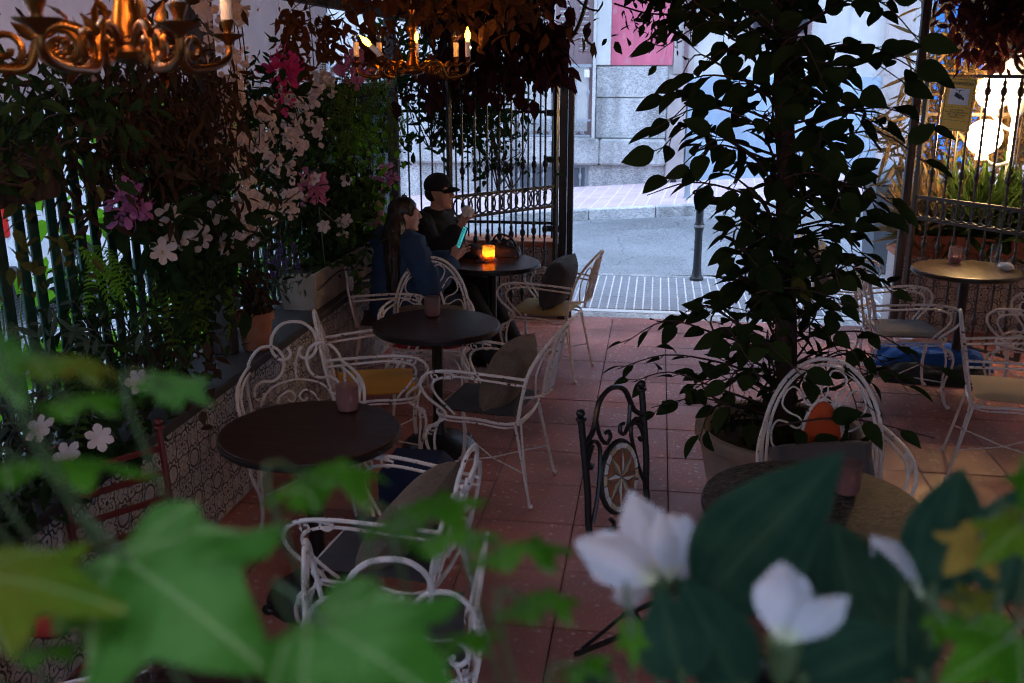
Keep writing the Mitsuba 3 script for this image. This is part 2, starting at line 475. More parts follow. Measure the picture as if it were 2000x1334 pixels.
def f_hair(p, n, uv):
    g = noise(p.x * 260, p.y * 260, p.z * 9)
    return mix((.010, .006, .005), (.035, .022, .017), g)
mat('hair', proc(f_hair), .4)
mat('white_shoe', (.66, .60, .56), .6)
mat('black_boot', (.012, .011, .011), .45)
mat('phone_case', (.01, .01, .012), .25)
mat('paper', (.78, .74, .70), .85)
def f_plaid(p, n, uv):
    a = p.y * 9 + p.x * 3; b = p.z * 9
    sa = smoothstep(.0, .02, dr.abs(a - dr.floor(a) - .5) - .24); sb = smoothstep(.0, .02, dr.abs(b - dr.floor(b) - .5) - .24)
    return mix((.40, .03, .02), (.015, .012, .012), dr.minimum(1, sa * .75 + sb * .75))
mat('plaid_cloth', proc(f_plaid), .9)
leafmat('canvas', (.72, .54, .53), .50, .9)
mat('roof_canvas', (.06, .05, .05), .9)
mat('yellow_plate', (.80, .47, .06), .5)
mat('ink_black', (.01, .01, .01), .6)
mat('sign_white', (.75, .72, .74), .6)
mat('blue_paint', (.02, .19, .62), .4)
mat('dark_paint', (.03, .03, .035), .5)
mat('red_iron', (.11, .012, .008), .45)
mat('bin_grey', (.075, .085, .10), .5)
mat('bin_lid', (.17, .20, .24), .5)
mat('car_white', (.70, .70, .72), .25, clearcoat=.8)
mat('car_dark', (.02, .02, .025), .3)
mat('tyre', (.012, .012, .012), .8)
mat('tail_red', (.60, .02, .015), .3)
# foliage
leafmat('leaf_dark', (.022, .040, .014), .55)
leafmat('leaf_ficus', (.024, .042, .014), .5, .27)
leafmat('leaf_tree', (.032, .054, .017), .5, .24)
leafmat('leaf_mid', (.045, .085, .022), .7)
leafmat('leaf_bright', (.15, .34, .03), .9)
leafmat('leaf_fern', (.10, .17, .025), .8)
leafmat('leaf_grey', (.07, .095, .065), .6)
leafmat('leaf_olive', (.09, .09, .025), .7)
leafmat('leaf_purple', (.045, .014, .016), .5)
leafmat('leaf_dry', (.14, .052, .020), .5, .8)
leafmat('leaf_straw', (.16, .11, .055), .6, .8)
leafmat('leaf_brown', (.055, .034, .021), .4, .8)
def ivy_fn(a, b):
    def f(p, n, uv):
        r = fbm(p.x * 26, p.y * 26, p.z * 26, 3)
        c = mix(a, b, smoothstep(.3, .7, r))
        v = mi.Float(0)
        for tx, ty in ((0, 1), (.79, .61), (-.79, .61), (.99, .10), (-.99, .10)):
            along = uv.x * tx + uv.y * ty
            off = dr.abs(uv.x * ty - uv.y * tx)
            v = dr.maximum(v, smoothstep(.022, .006, off) * smoothstep(.0, .05, along))
            side = dr.abs(dr.sin(24 * along - 30 * off))
            v = dr.maximum(v, .45 * smoothstep(.10, .02, side) * smoothstep(.30, .05, off) * smoothstep(.05, .12, along))
        spot = smoothstep(.68, .76, fbm(p.x * 60 + 4, p.y * 60, p.z * 60, 2))
        return mix(c, mi.Color3f(.42, .52, .20), v * .5) * (1 - .15 * spot)
    return f
leafmat('ivy_green', proc(ivy_fn((.045, .15, .007), (.10, .26, .018))), .9, .35)
leafmat('ivy_blue', proc(ivy_fn((.055, .175, .018), (.13, .29, .06))), .75, .24)
leafmat('ivy_yellow', proc(ivy_fn((.10, .18, .012), (.19, .19, .02))), .8, .4)
leafmat('bush_green', (.14, .36, .02), .9, .4)
leafmat('ivy_gold', (.42, .26, .05), .7, .5)
def f_lily(p, n, uv):
    g = fbm(p.x * 60, p.y * 60, p.z * 60, 3)
    w = .012 * noise(uv.y * 9, uv.x * 5, 0)
    x = dr.abs(uv.x + w)
    k = x * 5.5
    v = smoothstep(.16, .04, dr.abs(k - dr.floor(k) - .5)) * .5 + smoothstep(.05, .015, x)
    cross = smoothstep(.12, .02, dr.abs(dr.sin(uv.y * 55 + 9 * x))) * .25
    return mix(mix((.010, .032, .020), (.030, .064, .034), g), (.075, .115, .055), dr.minimum(1, v + cross) * .36)
leafmat('lily_leaf', proc(f_lily), .35, .40)
def f_petal(p, n, uv):
    g = fbm(p.x * 90, p.y * 90, p.z * 90, 2)
    k = uv.x * 7 + .6 * noise(uv.x * 4, uv.y * 3, 0)
    v = smoothstep(.20, .03, dr.abs(k - dr.floor(k) - .5))
    c = mix(mi.Color3f(.66, .645, .69), (.80, .78, .80), g)
    c = mix(c, (.66, .62, .68), v * .45)
    return mix(mi.Color3f(.80, .80, .52), c, smoothstep(.02, .30, uv.y))
leafmat('petal_white', proc(f_petal), .8, .55)
leafmat('petal_blush', (.80, .67, .63), .7, .7)
leafmat('petal_cream', (.82, .68, .58), .7, .7)
leafmat('petal_pink', (.62, .06, .24), .8, .6)
leafmat('petal_rose', (.62, .22, .36), .8, .6)
leafmat('petal_mauve', (.55, .20, .42), .8, .6)
leafmat('lavender', (.14, .10, .30), .6, .7)
mat('stamen', (.55, .38, .06), .7)

# ------------------------------------------------------------------ the setting: street
def zst(x, y): return .067 * (x + 1.2) * np.clip((y - 9) / 5, 0, 1) * np.clip((34 - np.abs(x)) / 10, 0, 1)
gx = np.r_[-120, -60, np.linspace(-34, 34, 35), 60, 120]
struct('ground', sheet(np.r_[-150, -40, -3.2, 0, 40, 150], np.r_[-150, -20, 0, 8.4, 60, 150], lambda X, Y: 0 * X - .30), 'asphalt')
struct('road', sheet(gx, np.linspace(10.2, 13.95, 6), lambda X, Y: zst(X, Y) - .03), 'asphalt', smooth=True)
struct('side_yard', sheet(np.linspace(-14, -2.42, 8), np.linspace(-6, 8.4, 8), lambda X, Y: 0 * X - .05), 'paver')
# near pavement: a base of pale mortar with separate slabs
struct('pavement', bx(0, 9.34, -.065, 40, 1.60, .10), 'paver_joint')
slab = mikit.ply(move(cbox(.2375, .2375, .04, .003), (0, 0, -.02)), 'paver')
for i in range(-5, 12):
    for j in range(6):
        x, y = .12 + i * .24, 8.76 + j * .24
        part('pavement', 'slab', slab, tw=place(x, y, -.009 + .003 * rng.random(), deg=rng.normal() * .3))
part('pavement', 'slab_field', join(*[bx(.12 + i * .24, 8.76 + j * .24, -.030, .236, .236, .04) for i in list(range(-75, -5)) + list(range(12, 60)) for j in range(6)]), 'paver', kind='stuff')
struct('kerb', bx(0, 10.16, -.07, 40, .10, .12), 'granite')
struct('doorstep', bx(.55, 8.36, -.07, 2.75, .36, .10), 'granite')
# far pavement with kerb stones
struct('far_pavement', sheet(gx, np.linspace(14.12, 17.2, 4), lambda X, Y: zst(X, Y) + .10), 'red_paving')
struct('far_kerb', sheet(gx, np.array([13.93, 13.95]), lambda X, Y: zst(X, Y) - .04), 'granite')
for k in range(-8, 14):
    x = k * .95
    m = cbox(.94, .20, .24, .012)
    v = m[0] + [x + .475, 14.03, 0]
    v[:, 2] += zst(v[:, 0], v[:, 1] * 0 + 14) + .0
    part('far_kerb', 'kerb_stone', (v, m[1]), 'granite')

# ------------------------------------------------------------------ the stone house across the street
hb = thing('apartment_building', 'granite and pink plaster house front across the street with shuttered window', 'building')
part(hb, 'wall', bx(-6.8, 18.0, 5.5, 14.4, 1.6, 12.0), 'white_plaster')
def block(x0, x1, z0, z1, y=17.1, d=.16, m='granite', name='stone_block'):
    b = move(cbox(x1 - x0 - .008, d, z1 - z0 - .008, .010), ((x0 + x1) / 2, y + d / 2, (z0 + z1) / 2))
    part(hb, name, b, m)
for (x0, x1) in ((-1.08, .12), (-3.75, -2.56), (-5.0, -3.755), (-7.9, -6.5), (-9.2, -7.91)):
    block(x0, x1, .93, 1.60); block(x0, x1, 1.61, 2.12)
for (x0, x1) in ((-1.82, -1.0), (-1.0, .13), (-3.2, -1.82), (-4.5, -3.2), (-5.9, -4.5), (-7.4, -5.9), (-9, -7.4)):
    m = move(cbox(x1 - x0 - .01, .26, .44, .035), ((x0 + x1) / 2, 17.09, .70))
    part(hb, 'plinth_stone', m, 'granite')
for (x0, x1) in ((-1.18, .14), (-3.9, -2.5), (-5.5, -3.9), (-7.2, -5.5), (-9, -7.2)):
    block(x0, x1, -.3, .475, 17.12, .14)
part(hb, 'rough_strip', move(cbox(.31, .2, 2.5, .02), (.285, 17.16, .72)), 'stone_rough')
part(hb, 'pilaster', move(cbox(.24, .2, 4.0, .006), (-.97, 17.17, 4.14)), 'white_plaster')
part(hb, 'pilaster', move(cbox(.24, .2, 4.0, .006), (-2.70, 17.17, 4.14)), 'white_plaster')
part(hb, 'pink_panel', bx(-.33, 17.2, 4.14, 1.03, .16, 4.0), 'pink_plaster')
part(hb, 'plaster_panel', bx(-4.7, 17.2, 4.14, 3.75, .16, 4.0), 'white_plaster')
part(hb, 'violet_strip', bx(.37, 17.2, 4.1, .34, .14, 4.2), 'stone_rough')
part(hb, 'downpipe', tube([(.40, 17.08, 1.95), (.40, 17.08, 6.2)], .035, 10), 'shutter')
part(hb, 'drain_hole', tube([(.28, 17.1, .22), (.28, 17.03, .215)], .055, 12), 'ink_black')
part(hb, 'string_course', bx(-6.8, 17.12, 6.3, 14.4, .3, .25), 'granite')
def tall_window(xc, z0, z1, w, holder, full=True):
    win = part(holder, 'window', bx(xc, 17.26, (z0 + z1) / 2, w, .04, z1 - z0), 'window_glass')
    key = win
    def sub(n, m, mm): part(key, n, m, mm)
    zr = z0 + 1.22 if full else z0
    for s in (-1, 1):
        x0 = xc + s * w * .25
        for q in (-1, 1):                       # each leaf folds in two
            xq = x0 + q * w * .118
            fr = join(bx(xq - w * .085, 17.19, (zr + z1) / 2, .07, .05, z1 - zr), bx(xq + w * .085, 17.19, (zr + z1) / 2, .07, .05, z1 - zr),
                      bx(xq, 17.19, zr + .10, w * .17, .05, .2), bx(xq, 17.19, z1 - .06, w * .17, .05, .12))
            sub('shutter', fr, 'shutter')
            n = int((z1 - zr - .3) / .085)
            for k in range(n):
                z = zr + .24 + k * .085
                sub('slat', spin(bx(xq, 17.195, z, w * .11, .012, .075), -38, (1, 0, 0), (xq, 17.195, z)), 'shutter')
    part(holder, 'window_sill', bx(xc, 17.1, z0 - .02, w + .1, .3, .06), 'granite')
    if full:
        part(holder, 'casement', join(bx(xc, 17.21, z0 + .6, .07, .05, 1.2), *[bx(xc + s * w * .46, 17.21, z0 + .6, .08, .05, 1.2) for s in (-1, 1)], bx(xc, 17.21, z0 + .06, w * .9, .05, .10)), 'shutter')
        g = []
        for k in range(7):
            x = xc - w * .44 + k * w * .88 / 6
            g += [tube([(x, 17.06, z0 + .30), (x, 17.06, z0 + 1.2)], .010, 6), lathe([(0, -.11), (.017, -.10), (.012, -.06), (.026, -.03), (.028, 0), (.026, .03), (.012, .06), (.017, .10), (0, .11)], 8, (x, 17.06, z0 + .76))]
        for z, h in ((z0 + 1.2, .05), (z0 + .30, .03), (z0 + .04, .03)): g.append(bx(xc, 17.06, z, w * .95, .035, h))
        part(holder, 'window_grille', join(*g), 'zinc')
        sc = []
        for k in range(6):
            x = xc - w * .40 + (k + .5) * w * .80 / 6
            for s in (-1, 1):
                sc.append(tube(spiral((x + s * .045, 17.06, z0 + .23), .042, .012, PI / 2 if s > 0 else PI / 2, -s * 1.2, (1, 0, 0), (0, 0, 1), 12), .008, 5))
                sc.append(tube(spiral((x + s * .045, 17.06, z0 + .11), .042, .012, -PI / 2, s * 1.2, (1, 0, 0), (0, 0, 1), 12), .008, 5))
                sc.append(tube([(x + s * .10, 17.06, z0 + .05), (x - s * .02, 17.06, z0 + .28)], .006, 5))
        part(holder, 'grille_scroll', join(*sc), 'zinc')
tall_window(-1.82, .93, 3.9, 1.38, hb)
part(hb, 'window_trim', join(bx(-1.115, 17.15, 2.4, .05, .2, 3.0), bx(-2.535, 17.15, 2.4, .05, .2, 3.0)), 'white_plaster')
tall_window(-5.75, .93, 3.9, 1.38, hb)
for xc in (-1.82, -5.75, -9.6):
    tall_window(xc, 6.9, 9.4, 1.2, hb, False)
# basement window with its row of bars
bw = part(hb, 'basement_window', bx(-1.86, 17.2, .26, 1.30, .05, .44), 'zinc')
part(bw, 'opening', bx(-1.86, 17.16, .24, 1.22, .03, .34), 'bin_grey')
for k in range(6):
    x = -2.40 + k * .215
    part(bw, 'bar', join(tube([(x, 17.10, .04), (x, 17.10, .46)], .011, 6), lathe([(0, -.08), (.026, -.03), (.03, 0), (.026, .03), (0, .08)], 8, (x, 17.10, .27))), 'zinc')
part(hb, 'meter_box', move(cbox(.09, .06, .13, .01), (-1.24, 17.06, 2.0)), 'sign_white')

# ------------------------------------------------------------------ the blue and white house to its right
h2 = thing('corner_building', 'white house with pale blue painted lower wall behind the large potted tree', 'building')
part(h2, 'wall', bx(7.5, 18.05, 5.5, 14.1, 1.6, 12.0), 'white_plaster')
part(h2, 'blue_band', bx(2.02, 17.2, .85, 3.1, .14, 2.2), 'blue_plaster')
part(h2, 'blue_band', bx(9.3, 17.2, .85, 8.0, .14, 2.2), 'blue_plaster')
part(h2, 'stone_pier', move(cbox(.42, .2, 6, .02), (3.78, 17.16, 2.0)), 'stone_rough')
for x, w in ((1.9, 1.0), (6.6, 1.2)):
    f = part(h2, 'window', bx(x, 17.2, 3.5, w, .1, 1.9), 'shutter')
    part(f, 'pane', bx(x - w * .24, 17.14, 3.5, w * .38, .03, 1.7), 'window_glass'); part(f, 'pane', bx(x + w * .24, 17.14, 3.5, w * .38, .03, 1.7), 'window_glass')
    for zz in (7.2, 10.0): part(part(h2, 'window', bx(x, 17.2, zz, w, .1, 1.7), 'shutter'), 'pane', bx(x, 17.14, zz, w * .8, .03, 1.5), 'window_glass')
dr_ = part(h2, 'door', move(cbox(.80, .12, 2.5, .015), (4.72, 17.17, 1.5)), 'blue_paint')
for dz in (-.75, .0, .75): part(dr_, 'door_panel', move(cbox(.56, .03, .5, .012), (4.72, 17.10, 1.5 + dz)), 'blue_paint')
part(dr_, 'handle', ball((4.95, 17.08, 1.45), .03), 'zinc')
part(h2, 'shop_front', bx(4.72, 17.24, 3.35, .9, .14, 1.1), 'blue_paint')
sf = part(h2, 'shop_window', bx(6.6, 17.2, 1.55, 2.6, .12, 3.3), 'dark_paint')
for x in (5.9, 7.2): part(sf, 'pane', bx(x, 17.13, 1.7, 1.1, .03, 2.4), 'window_glass')
part(h2, 'awning_box', move(cbox(3.0, .5, .3, .02), (6.5, 17.0, 3.35)), 'terracotta')
# bollards
def bollard(x, y, m, label):
    z = float(zst(np.float64(x), np.float64(y))) + (.10 if y > 14 else 0) - .035
    b = thing('bollard', label, 'bollard', 'cast bollards on the kerbs')
    part(b, 'post', lathe([(a * .74, h) for a, h in [(0, 0), (.095, 0), (.095, .03), (.07, .05), (.062, .10), (.056, .13), (.052, .50), (.06, .53), (.072, .55), (.072, .58), (.055, .60), (.052, .64), (.050, .80), (.064, .82), (.066, .85), (.052, .87), (.054, .91), (.040, .945), (0, .96)]], 18, (x, y, z)), m, 40)
    part(b, 'ring', lathe([(.049, -.02), (.056, -.008), (.056, .008), (.049, .02)], 18, (x, y, z + .565)), 'zinc', 40)
    part(b, 'cap', lathe([(.041, 0), (.038, .03), (.022, .045), (0, .05)], 18, (x, y, z + .93)), 'zinc', 40)
bollard(.445, 10.0, 'bollard_paint', 'dark bollard at the near kerb with pale ring and cap')
bollard(.46, 14.9, 'bollard_grey', 'grey bollard on the far pavement before the stone house')
bollard(4.2, 14.9, 'bollard_grey', 'grey bollard on the far pavement before the blue door')
# rubbish container behind the tree
bn = thing('rubbish_container', 'grey street rubbish container with rounded lid behind the potted tree', 'bin')
BX, BY = 2.55, 10.6
part(bn, 'body', tm(trimesh.convex.convex_hull(np.array([[BX + sx * w, BY + sy * d, z] for sx in (-1, 1) for sy in (-1, 1) for (w, d, z) in ((.31, .27, .06), (.36, .32, .95), (.29, .25, .0))]))), 'bin_grey')
part(bn, 'lid', tm(trimesh.convex.convex_hull(np.array([[BX + sx * w, BY + sy * d, z] for sx in (-1, 1) for sy in (-1, 1) for (w, d, z) in ((.385, .345, .97), (.385, .345, 1.03), (.33, .29, 1.12), (.2, .2, 1.16))]))), 'bin_lid')
part(bn, 'slot', bx(BX, BY - .335, .88, .50, .03, .08), 'ink_black')
part(bn, 'crest', tube(cr([(BX + .14 * math.cos(a), BY - .31 + .02, .5 + .16 * math.sin(a)) for a in np.linspace(0, 2 * PI, 12, endpoint=False)], 2, True), .006, 5, True), 'zinc')

# ------------------------------------------------------------------ side yard seen through the green fence
wl = thing('yard_building', 'pale building beyond the green slatted fence', 'building')
part(wl, 'wall', bx(-10.6, 1.5, 2.6, .4, 24, 5.4), 'white_plaster')
part(wl, 'base_band', bx(-10.36, 1.5, .5, .1, 24, 1.0), 'granite')
for y in (0, 3.2, 6.4, 9.6):
    f = part(wl, 'window', bx(-10.36, y, 2.2, .1, 1.2, 1.6), 'shutter'); part(f, 'pane', bx(-10.29, y, 2.2, .03, 1.0, 1.4), 'window_glass')
# the white van standing there
vn = thing('parked_van', 'white van with red tail lights glimpsed through the green fence', 'van')
prof = np.array([(-2.3, .35), (-2.35, 1.0), (-2.28, 1.95), (-2.1, 2.05), (1.0, 2.05), (1.65, 1.25), (2.25, 1.1), (2.35, .8), (2.3, .35)])
from shapely.geometry import Polygon
vb = tm(trimesh.creation.extrude_polygon(Polygon(prof).buffer(.05), 1.75, engine='earcut'))
def vanm(m): return (np.stack([np.asarray(m[0])[:, 2] - 6.95, np.asarray(m[0])[:, 0] + 9.6, np.asarray(m[0])[:, 1] - .05], -1), m[1][:, ::-1])
part(vn, 'body', vanm(vb), 'car_white')
part(vn, 'side_window', vanm(move(cbox(1.1, .5, .03, .01), (.6, 1.6, 1.78))), 'window_glass')
part(vn, 'rear_window', vanm(move(cbox(.04, .6, 1.3, .01), (-2.385, 1.55, .87))), 'window_glass')
part(vn, 'bumper', vanm(move(cbox(.14, .24, 1.8, .03), (-2.42, .45, .87))), 'car_dark')
for s in (.10, 1.64): part(vn, 'tail_light', vanm(move(cbox(.06, .42, .2, .02), (-2.40, 1.02, s))), 'tail_red')
for x in (-1.5, 1.5):
    for s in (.05, 1.70):
        w = part(vn, 'wheel', vanm(move(spin(lathe([(0, -.1), (.3, -.1), (.33, -.06), (.33, .06), (.3, .1), (0, .1)], 20), 0), (x, .36, s))), 'tyre', 40)
        part(w, 'rim', vanm(move(lathe([(0, -.115), (.19, -.115), (.2, -.09), (.2, .09), (.19, .115), (0, .115)], 16), (x, .36, s))), 'zinc', 40)

# ------------------------------------------------------------------ terrace floor, low walls
struct('terrace_floor', bx(.7, 3.2, -.075, 6.2, 10.0, .11), 'grout')
ft = mikit.ply(move(cbox(.4455, .4455, .03, .0022), (0, 0, -.015)), 'floor_tile')
for i in range(-4, 8):
    for j in range(2, 18):
        part('terrace_floor', 'tile', ft, tw=place(-.33 + .45 * (i + .5), .18 + .45 * (j + .5), .0008 * rng.normal(), tilt=((1, .3, 0), .06 * rng.normal())))
tq = cbox(.1985, .1985, .02, .0025)
tq_uv = np.stack([tq[0][:, 0] / .1985 + .5, tq[0][:, 1] / .1985 + .5], -1)
wt = mikit.ply(tq, 'cement_tile', uv=tq_uv)
def tiled_wall(key, p0, p1, face, th, label, capm='wall_cap', h=.62, capname='coping', over=.03):
    """low wall from p0 to p1 (ground points of its inner face), tiles on the side `face`"""
    p0, p1 = np.array(p0, float), np.array(p1, float)
    d = p1 - p0; L = np.linalg.norm(d); d /= L
    nrm = np.array(face, float)
    a = math.degrees(math.atan2(d[1], d[0]))
    mid = (p0 + p1) / 2 - nrm * (th / 2 + .012)
    w = thing(key, label, 'wall')
    part(w, 'core', bx(mid[0], mid[1], h / 2 - .05, L, th, h + .1, a), 'stone_rough')
    part(w, capname, move(spin(cbox(L + .02, th + 2 * over + .02, .05, .008), a), (mid[0], mid[1], h + .025)), capm)
    n = int(L / .2)
    for i in range(n):
        for j in range(3):
            c = p0 + d * (.1 + .2 * i) - nrm * .008
            u, w3 = d, np.array([0, 0, 1.0])
            M = np.eye(4)
            sgn = np.cross(np.r_[u, 0], w3)[:2] @ nrm
            ux = np.r_[u, 0] * (1 if sgn > 0 else -1)
            M[:3, 0], M[:3, 1], M[:3, 2], M[:3, 3] = ux, w3, np.cross(ux, w3), [c[0], c[1], .02 + .1 + .2 * j + .001 * rng.normal()]
            part(w, 'tile', wt, tw=T(M))
    return w
LW = tiled_wall('low_wall', (-2.0, 1.2), (-2.0, 8.2), (1, 0), .36, 'low wall of patterned tiles with dark coping along the left side')
FW = tiled_wall('low_wall', (-2.3, 8.2), (-.84, 8.2), (0, -1), .26, 'low tiled wall with brick coping left of the gate opening', 'terracotta')
RW = tiled_wall('low_wall', (1.95, 8.2), (3.55, 8.2), (0, -1), .26, 'low tiled wall with brick coping right of the gate opening under the globe lamp', 'terracotta')
part(FW, 'end_stone', move(cbox(.10, .30, .66, .01), (-.80, 8.34, .33)), 'granite')
# ------------------------------------------------------------------ green slatted fence on the left wall
gf = thing('slatted_fence', 'dark green slatted fence standing on the low wall on the left', 'fence')
part(gf, 'rail', join(bx(-2.36, 4.9, 1.90, .05, 7.4, .05), bx(-2.36, 4.9, .80, .05, 7.4, .05)), 'green_slat')
sl = mikit.ply(move(cbox(.010, .060, 1.30, .002), (-2.325, 0, 1.33)), 'green_slat')
y = 1.3
while y < 8.4:
    gap = .104 if y < 6.2 else .066
    part(gf, 'slat', sl, tw=place(0, y, 0, tilt=((1, 0, 0), rng.normal() * .5)))
    y += gap * (1 + .06 * rng.normal())
# timber posts and beam
p_ = solo('timber_post', join(move(cbox(.11, .10, 2.2, .006), (-2.19, 4.60, 1.77))), 'grey_wood', 'weathered square timber post among the white blossom', 'post')
solo('timber_post', move(cbox(.08, .08, 2.2, .006), (-2.15, 7.9, 1.77)), 'grey_wood', 'dark timber post behind the man in the cap', 'post')
solo('timber_beam', move(cbox(.07, 7.2, .10, .006), (-2.19, 5.0, 2.53)), 'grey_wood', 'dark timber beam along the top of the white canvas', 'beam')
# canvas awning wall
ys = np.linspace(1.0, 7.35, 90); zs = np.linspace(1.97, 2.9, 10)
Yg, Zg = np.meshgrid(ys, zs)
Xg = -2.50 + .02 * np.sin(Yg * 9) * (2.9 - Zg) + .018 * np.sin(Yg * 23 + Zg * 3) + .03 * np.sin(Yg * 2.1)
vv = np.stack([Xg, Yg, Zg + .03 * np.sin(Yg * 3.0) * (2.9 - Zg)], -1).reshape(-1, 3)
nn = len(ys)
ii, jj = np.meshgrid(np.arange(len(zs) - 1), np.arange(nn - 1), indexing='ij')
a_ = ii * nn + jj
ff = np.stack([a_, a_ + 1, a_ + nn + 1, a_ + nn], -1).reshape(-1, 4)
cv = thing('canvas_awning', 'hanging white canvas awning above the green fence', 'awning')
part(cv, 'sheet', (vv, ff), 'canvas', True)
part(cv, 'hem', tube([(-2.5 + .02 * math.sin(y * 9) * .9, y, 1.975 + .028 * math.sin(y * 3)) for y in np.linspace(1, 7.35, 60)], .009, 5), 'canvas')
for y in np.arange(1.4, 7.3, .62): part(cv, 'seam', tube([(-2.485, y, 2.9), (-2.475 + .02 * math.sin(y * 9), y + .02, 2.0)], .004, 4), 'roof_canvas')
# roof over the terrace and the dark house wall on the right
rf = thing('terrace_roof', 'dark canvas roof over the terrace', 'roof')
for x0, x1, y0, y1 in ((-2.7, 3.7, .15, 1.75), (-1.35, 3.7, 1.75, 2.55), (-2.7, 3.7, 2.55, 8.35)):
    part(rf, 'cloth', sheet(np.linspace(x0, x1, 14), np.linspace(y0, y1, 22), lambda X, Y: 2.95 + .05 * np.sin(Y * 4.2)), 'roof_canvas', True)
for y in (1.6, 3.8, 6.0, 8.2): part(rf, 'rafter', bx(.5, y, 2.84, 6.3, .07, .09), 'grey_wood')
hw = thing('house_wall', 'dark plastered house wall along the right side of the terrace', 'wall')
part(hw, 'wall', bx(3.75, 3.6, 2.5, .3, 9.4, 5.2), 'stone_rough')

cw = thing('house_wall', 'plastered house wall behind the inner end of the terrace', 'wall')
part(cw, 'wall', join(bx(-1.6, -2.2, 2.5, 2.4, .3, 5.2), bx(2.6, -2.2, 2.5, 2.6, .3, 5.2), bx(.45, -2.2, .5, 1.7, .3, 1.2), bx(.45, -2.2, 3.9, 1.7, .3, 2.4)), 'stone_rough')
part(cw, 'window_frame', join(bx(-.37, -2.2, 1.9, .06, .34, 1.6), bx(1.27, -2.2, 1.9, .06, .34, 1.6), bx(.45, -2.2, 2.67, 1.6, .34, .06), bx(.45, -2.2, 1.13, 1.6, .34, .06)), 'grey_wood')
part(hw, 'return_wall', bx(-2.75, -1.7, 2.5, .3, 4.4, 5.2), 'stone_rough')
# ------------------------------------------------------------------ wrought iron gates and fences
def baluster(x, y, z0, z1, knots, r=.0085):
    ms = [tube([(x, y, z0), (x, y, z1)], r, 6)]
    for k in knots:
        ms.append(lathe([(0, -.075), (.011, -.07), (.015, -.05), (.010, -.035), (.021, -.015), (.023, 0), (.021, .015), (.010, .035), (.015, .05), (.011, .07), (0, .075)], 8, (x, y, k)))
    return join(*ms)
def gate_leaf(p0, p1, name, label, mt, rings=True, n=9, zt=2.04, z0=.10):
    p0, p1 = np.array(p0), np.array(p1)
    d = p1 - p0; L = np.linalg.norm(d); d /= L
    g = thing(name, label, 'gate')
    def bar(za, r): return tube([(*p0, za), (*p1, za)], r, 6)
    a = math.degrees(math.atan2(d[1], d[0]))
    def flat(za, h, t=.02): return move(spin(bx(0, 0, 0, L, t, h), a), (*(p0 + p1) / 2, za))
    for za in (zt, 1.15, .985, z0): part(g, 'rail', flat(za, .022), mt)
    for s in (0, 1):
        q = p0 + d * (s * L)
        part(g, 'stile', move(spin(cbox(.035, .035, zt - z0 + .02, .003), a), (*q, (zt + z0) / 2)), mt)
    for i in range(1, n):
        q = p0 + d * (L * i / n)
        part(g, 'bar', baluster(q[0], q[1], z0, zt, (zt - .10, 1.30 + .04, .80, .30)), mt)
    rg = []
    m = int(L / .083)
    for i in range(m):
        q = p0 + d * (.045 + (L - .09) * (i + .5) / m)
        ang = np.linspace(0, 2 * PI, 14, endpoint=False)
        rg.append(tube([(q[0] + d[0] * .052 * math.cos(t), q[1] + d[1] * .052 * math.cos(t), 1.0675 + .068 * math.sin(t)) for t in ang], .0075, 5, True))
    part(g, 'ring_frieze', join(*rg), mt)
    return g, p0, d, L
gate_leaf((-.83, 8.12), (-1.55, 7.27), 'iron_gate', 'open black wrought iron gate leaf left of the entrance', 'black_iron')
GR, gp, gd, gL = gate_leaf((1.97, 7.86), (2.58, 7.07), 'iron_gate', 'open wrought iron gate leaf on the right with a yellow sign', 'brown_iron', n=8)
# gate post with ring ornament
gp_ = thing('gate_post', 'black square steel gate post left of the entrance', 'post')
part(gp_, 'shaft', move(cbox(.065, .065, 2.26, .004), (-.775, 8.18, 1.12)), 'black_iron')
part(gp_, 'hinge', move(cbox(.14, .05, .05, .004), (-.87, 8.2, 1.74)), 'black_iron'); part(gp_, 'hinge', move(cbox(.14, .05, .05, .004), (-.87, 8.2, 1.36)), 'black_iron'); part(gp_, 'hinge', move(cbox(.14, .05, .05, .004), (-.87, 8.2, .78)), 'black_iron')
part(gp_, 'side_bar', move(cbox(.05, .05, 2.04, .004), (-.712, 8.17, 1.03)), 'black_iron')
solo('gate_post', join(move(cbox(.06, .06, 2.95, .004), (1.93, 7.98, 1.47))), 'grey_wood', 'brown gate post on the right lit by the globe lamp', 'post')
def ring(c, r, u, w=(0, 0, 1), t=.011): return tube([np.array(c) + r * (math.cos(a) * np.array(u) + math.sin(a) * np.array(w)) for a in np.linspace(0, 2 * PI, 28, endpoint=False)], t, 6, True)
def ringthing(c, u, label, m):
    c = np.array(c)
    solo('iron_ring', ring(c, .125, u), m, label, 'ornament')
ringthing((-.93, 8.12, 2.19), (1, 0, 0), 'black iron ring standing on the gate rail beside the left post', 'black_iron')
q = gp + gd * (gL * .80); ringthing((q[0], q[1], 2.18), (gd[0], gd[1], 0), 'iron ring standing on the rail of the right gate leaf', 'brown_iron')
# fence on the front wall, straight bars
def wall_fence(x0, x1, y, label, m, gap=.105, zt=2.0):
    g = thing('iron_fence', label, 'fence')
    for za in (zt, 1.74, .80): part(g, 'rail', bx((x0 + x1) / 2, y, za, x1 - x0, .02, .025), m)
    for x in np.arange(x0 + .05, x1, gap): part(g, 'bar', tube([(x, y, .66), (x, y, zt + .06)], .0085, 6), m)
wall_fence(-2.3, -.85, 8.36, 'black iron fence on the wall behind the seated couple', 'black_iron')
wall_fence(2.0, 3.55, 8.40, 'iron fence on the right wall behind the globe lamp', 'brown_iron', .16)
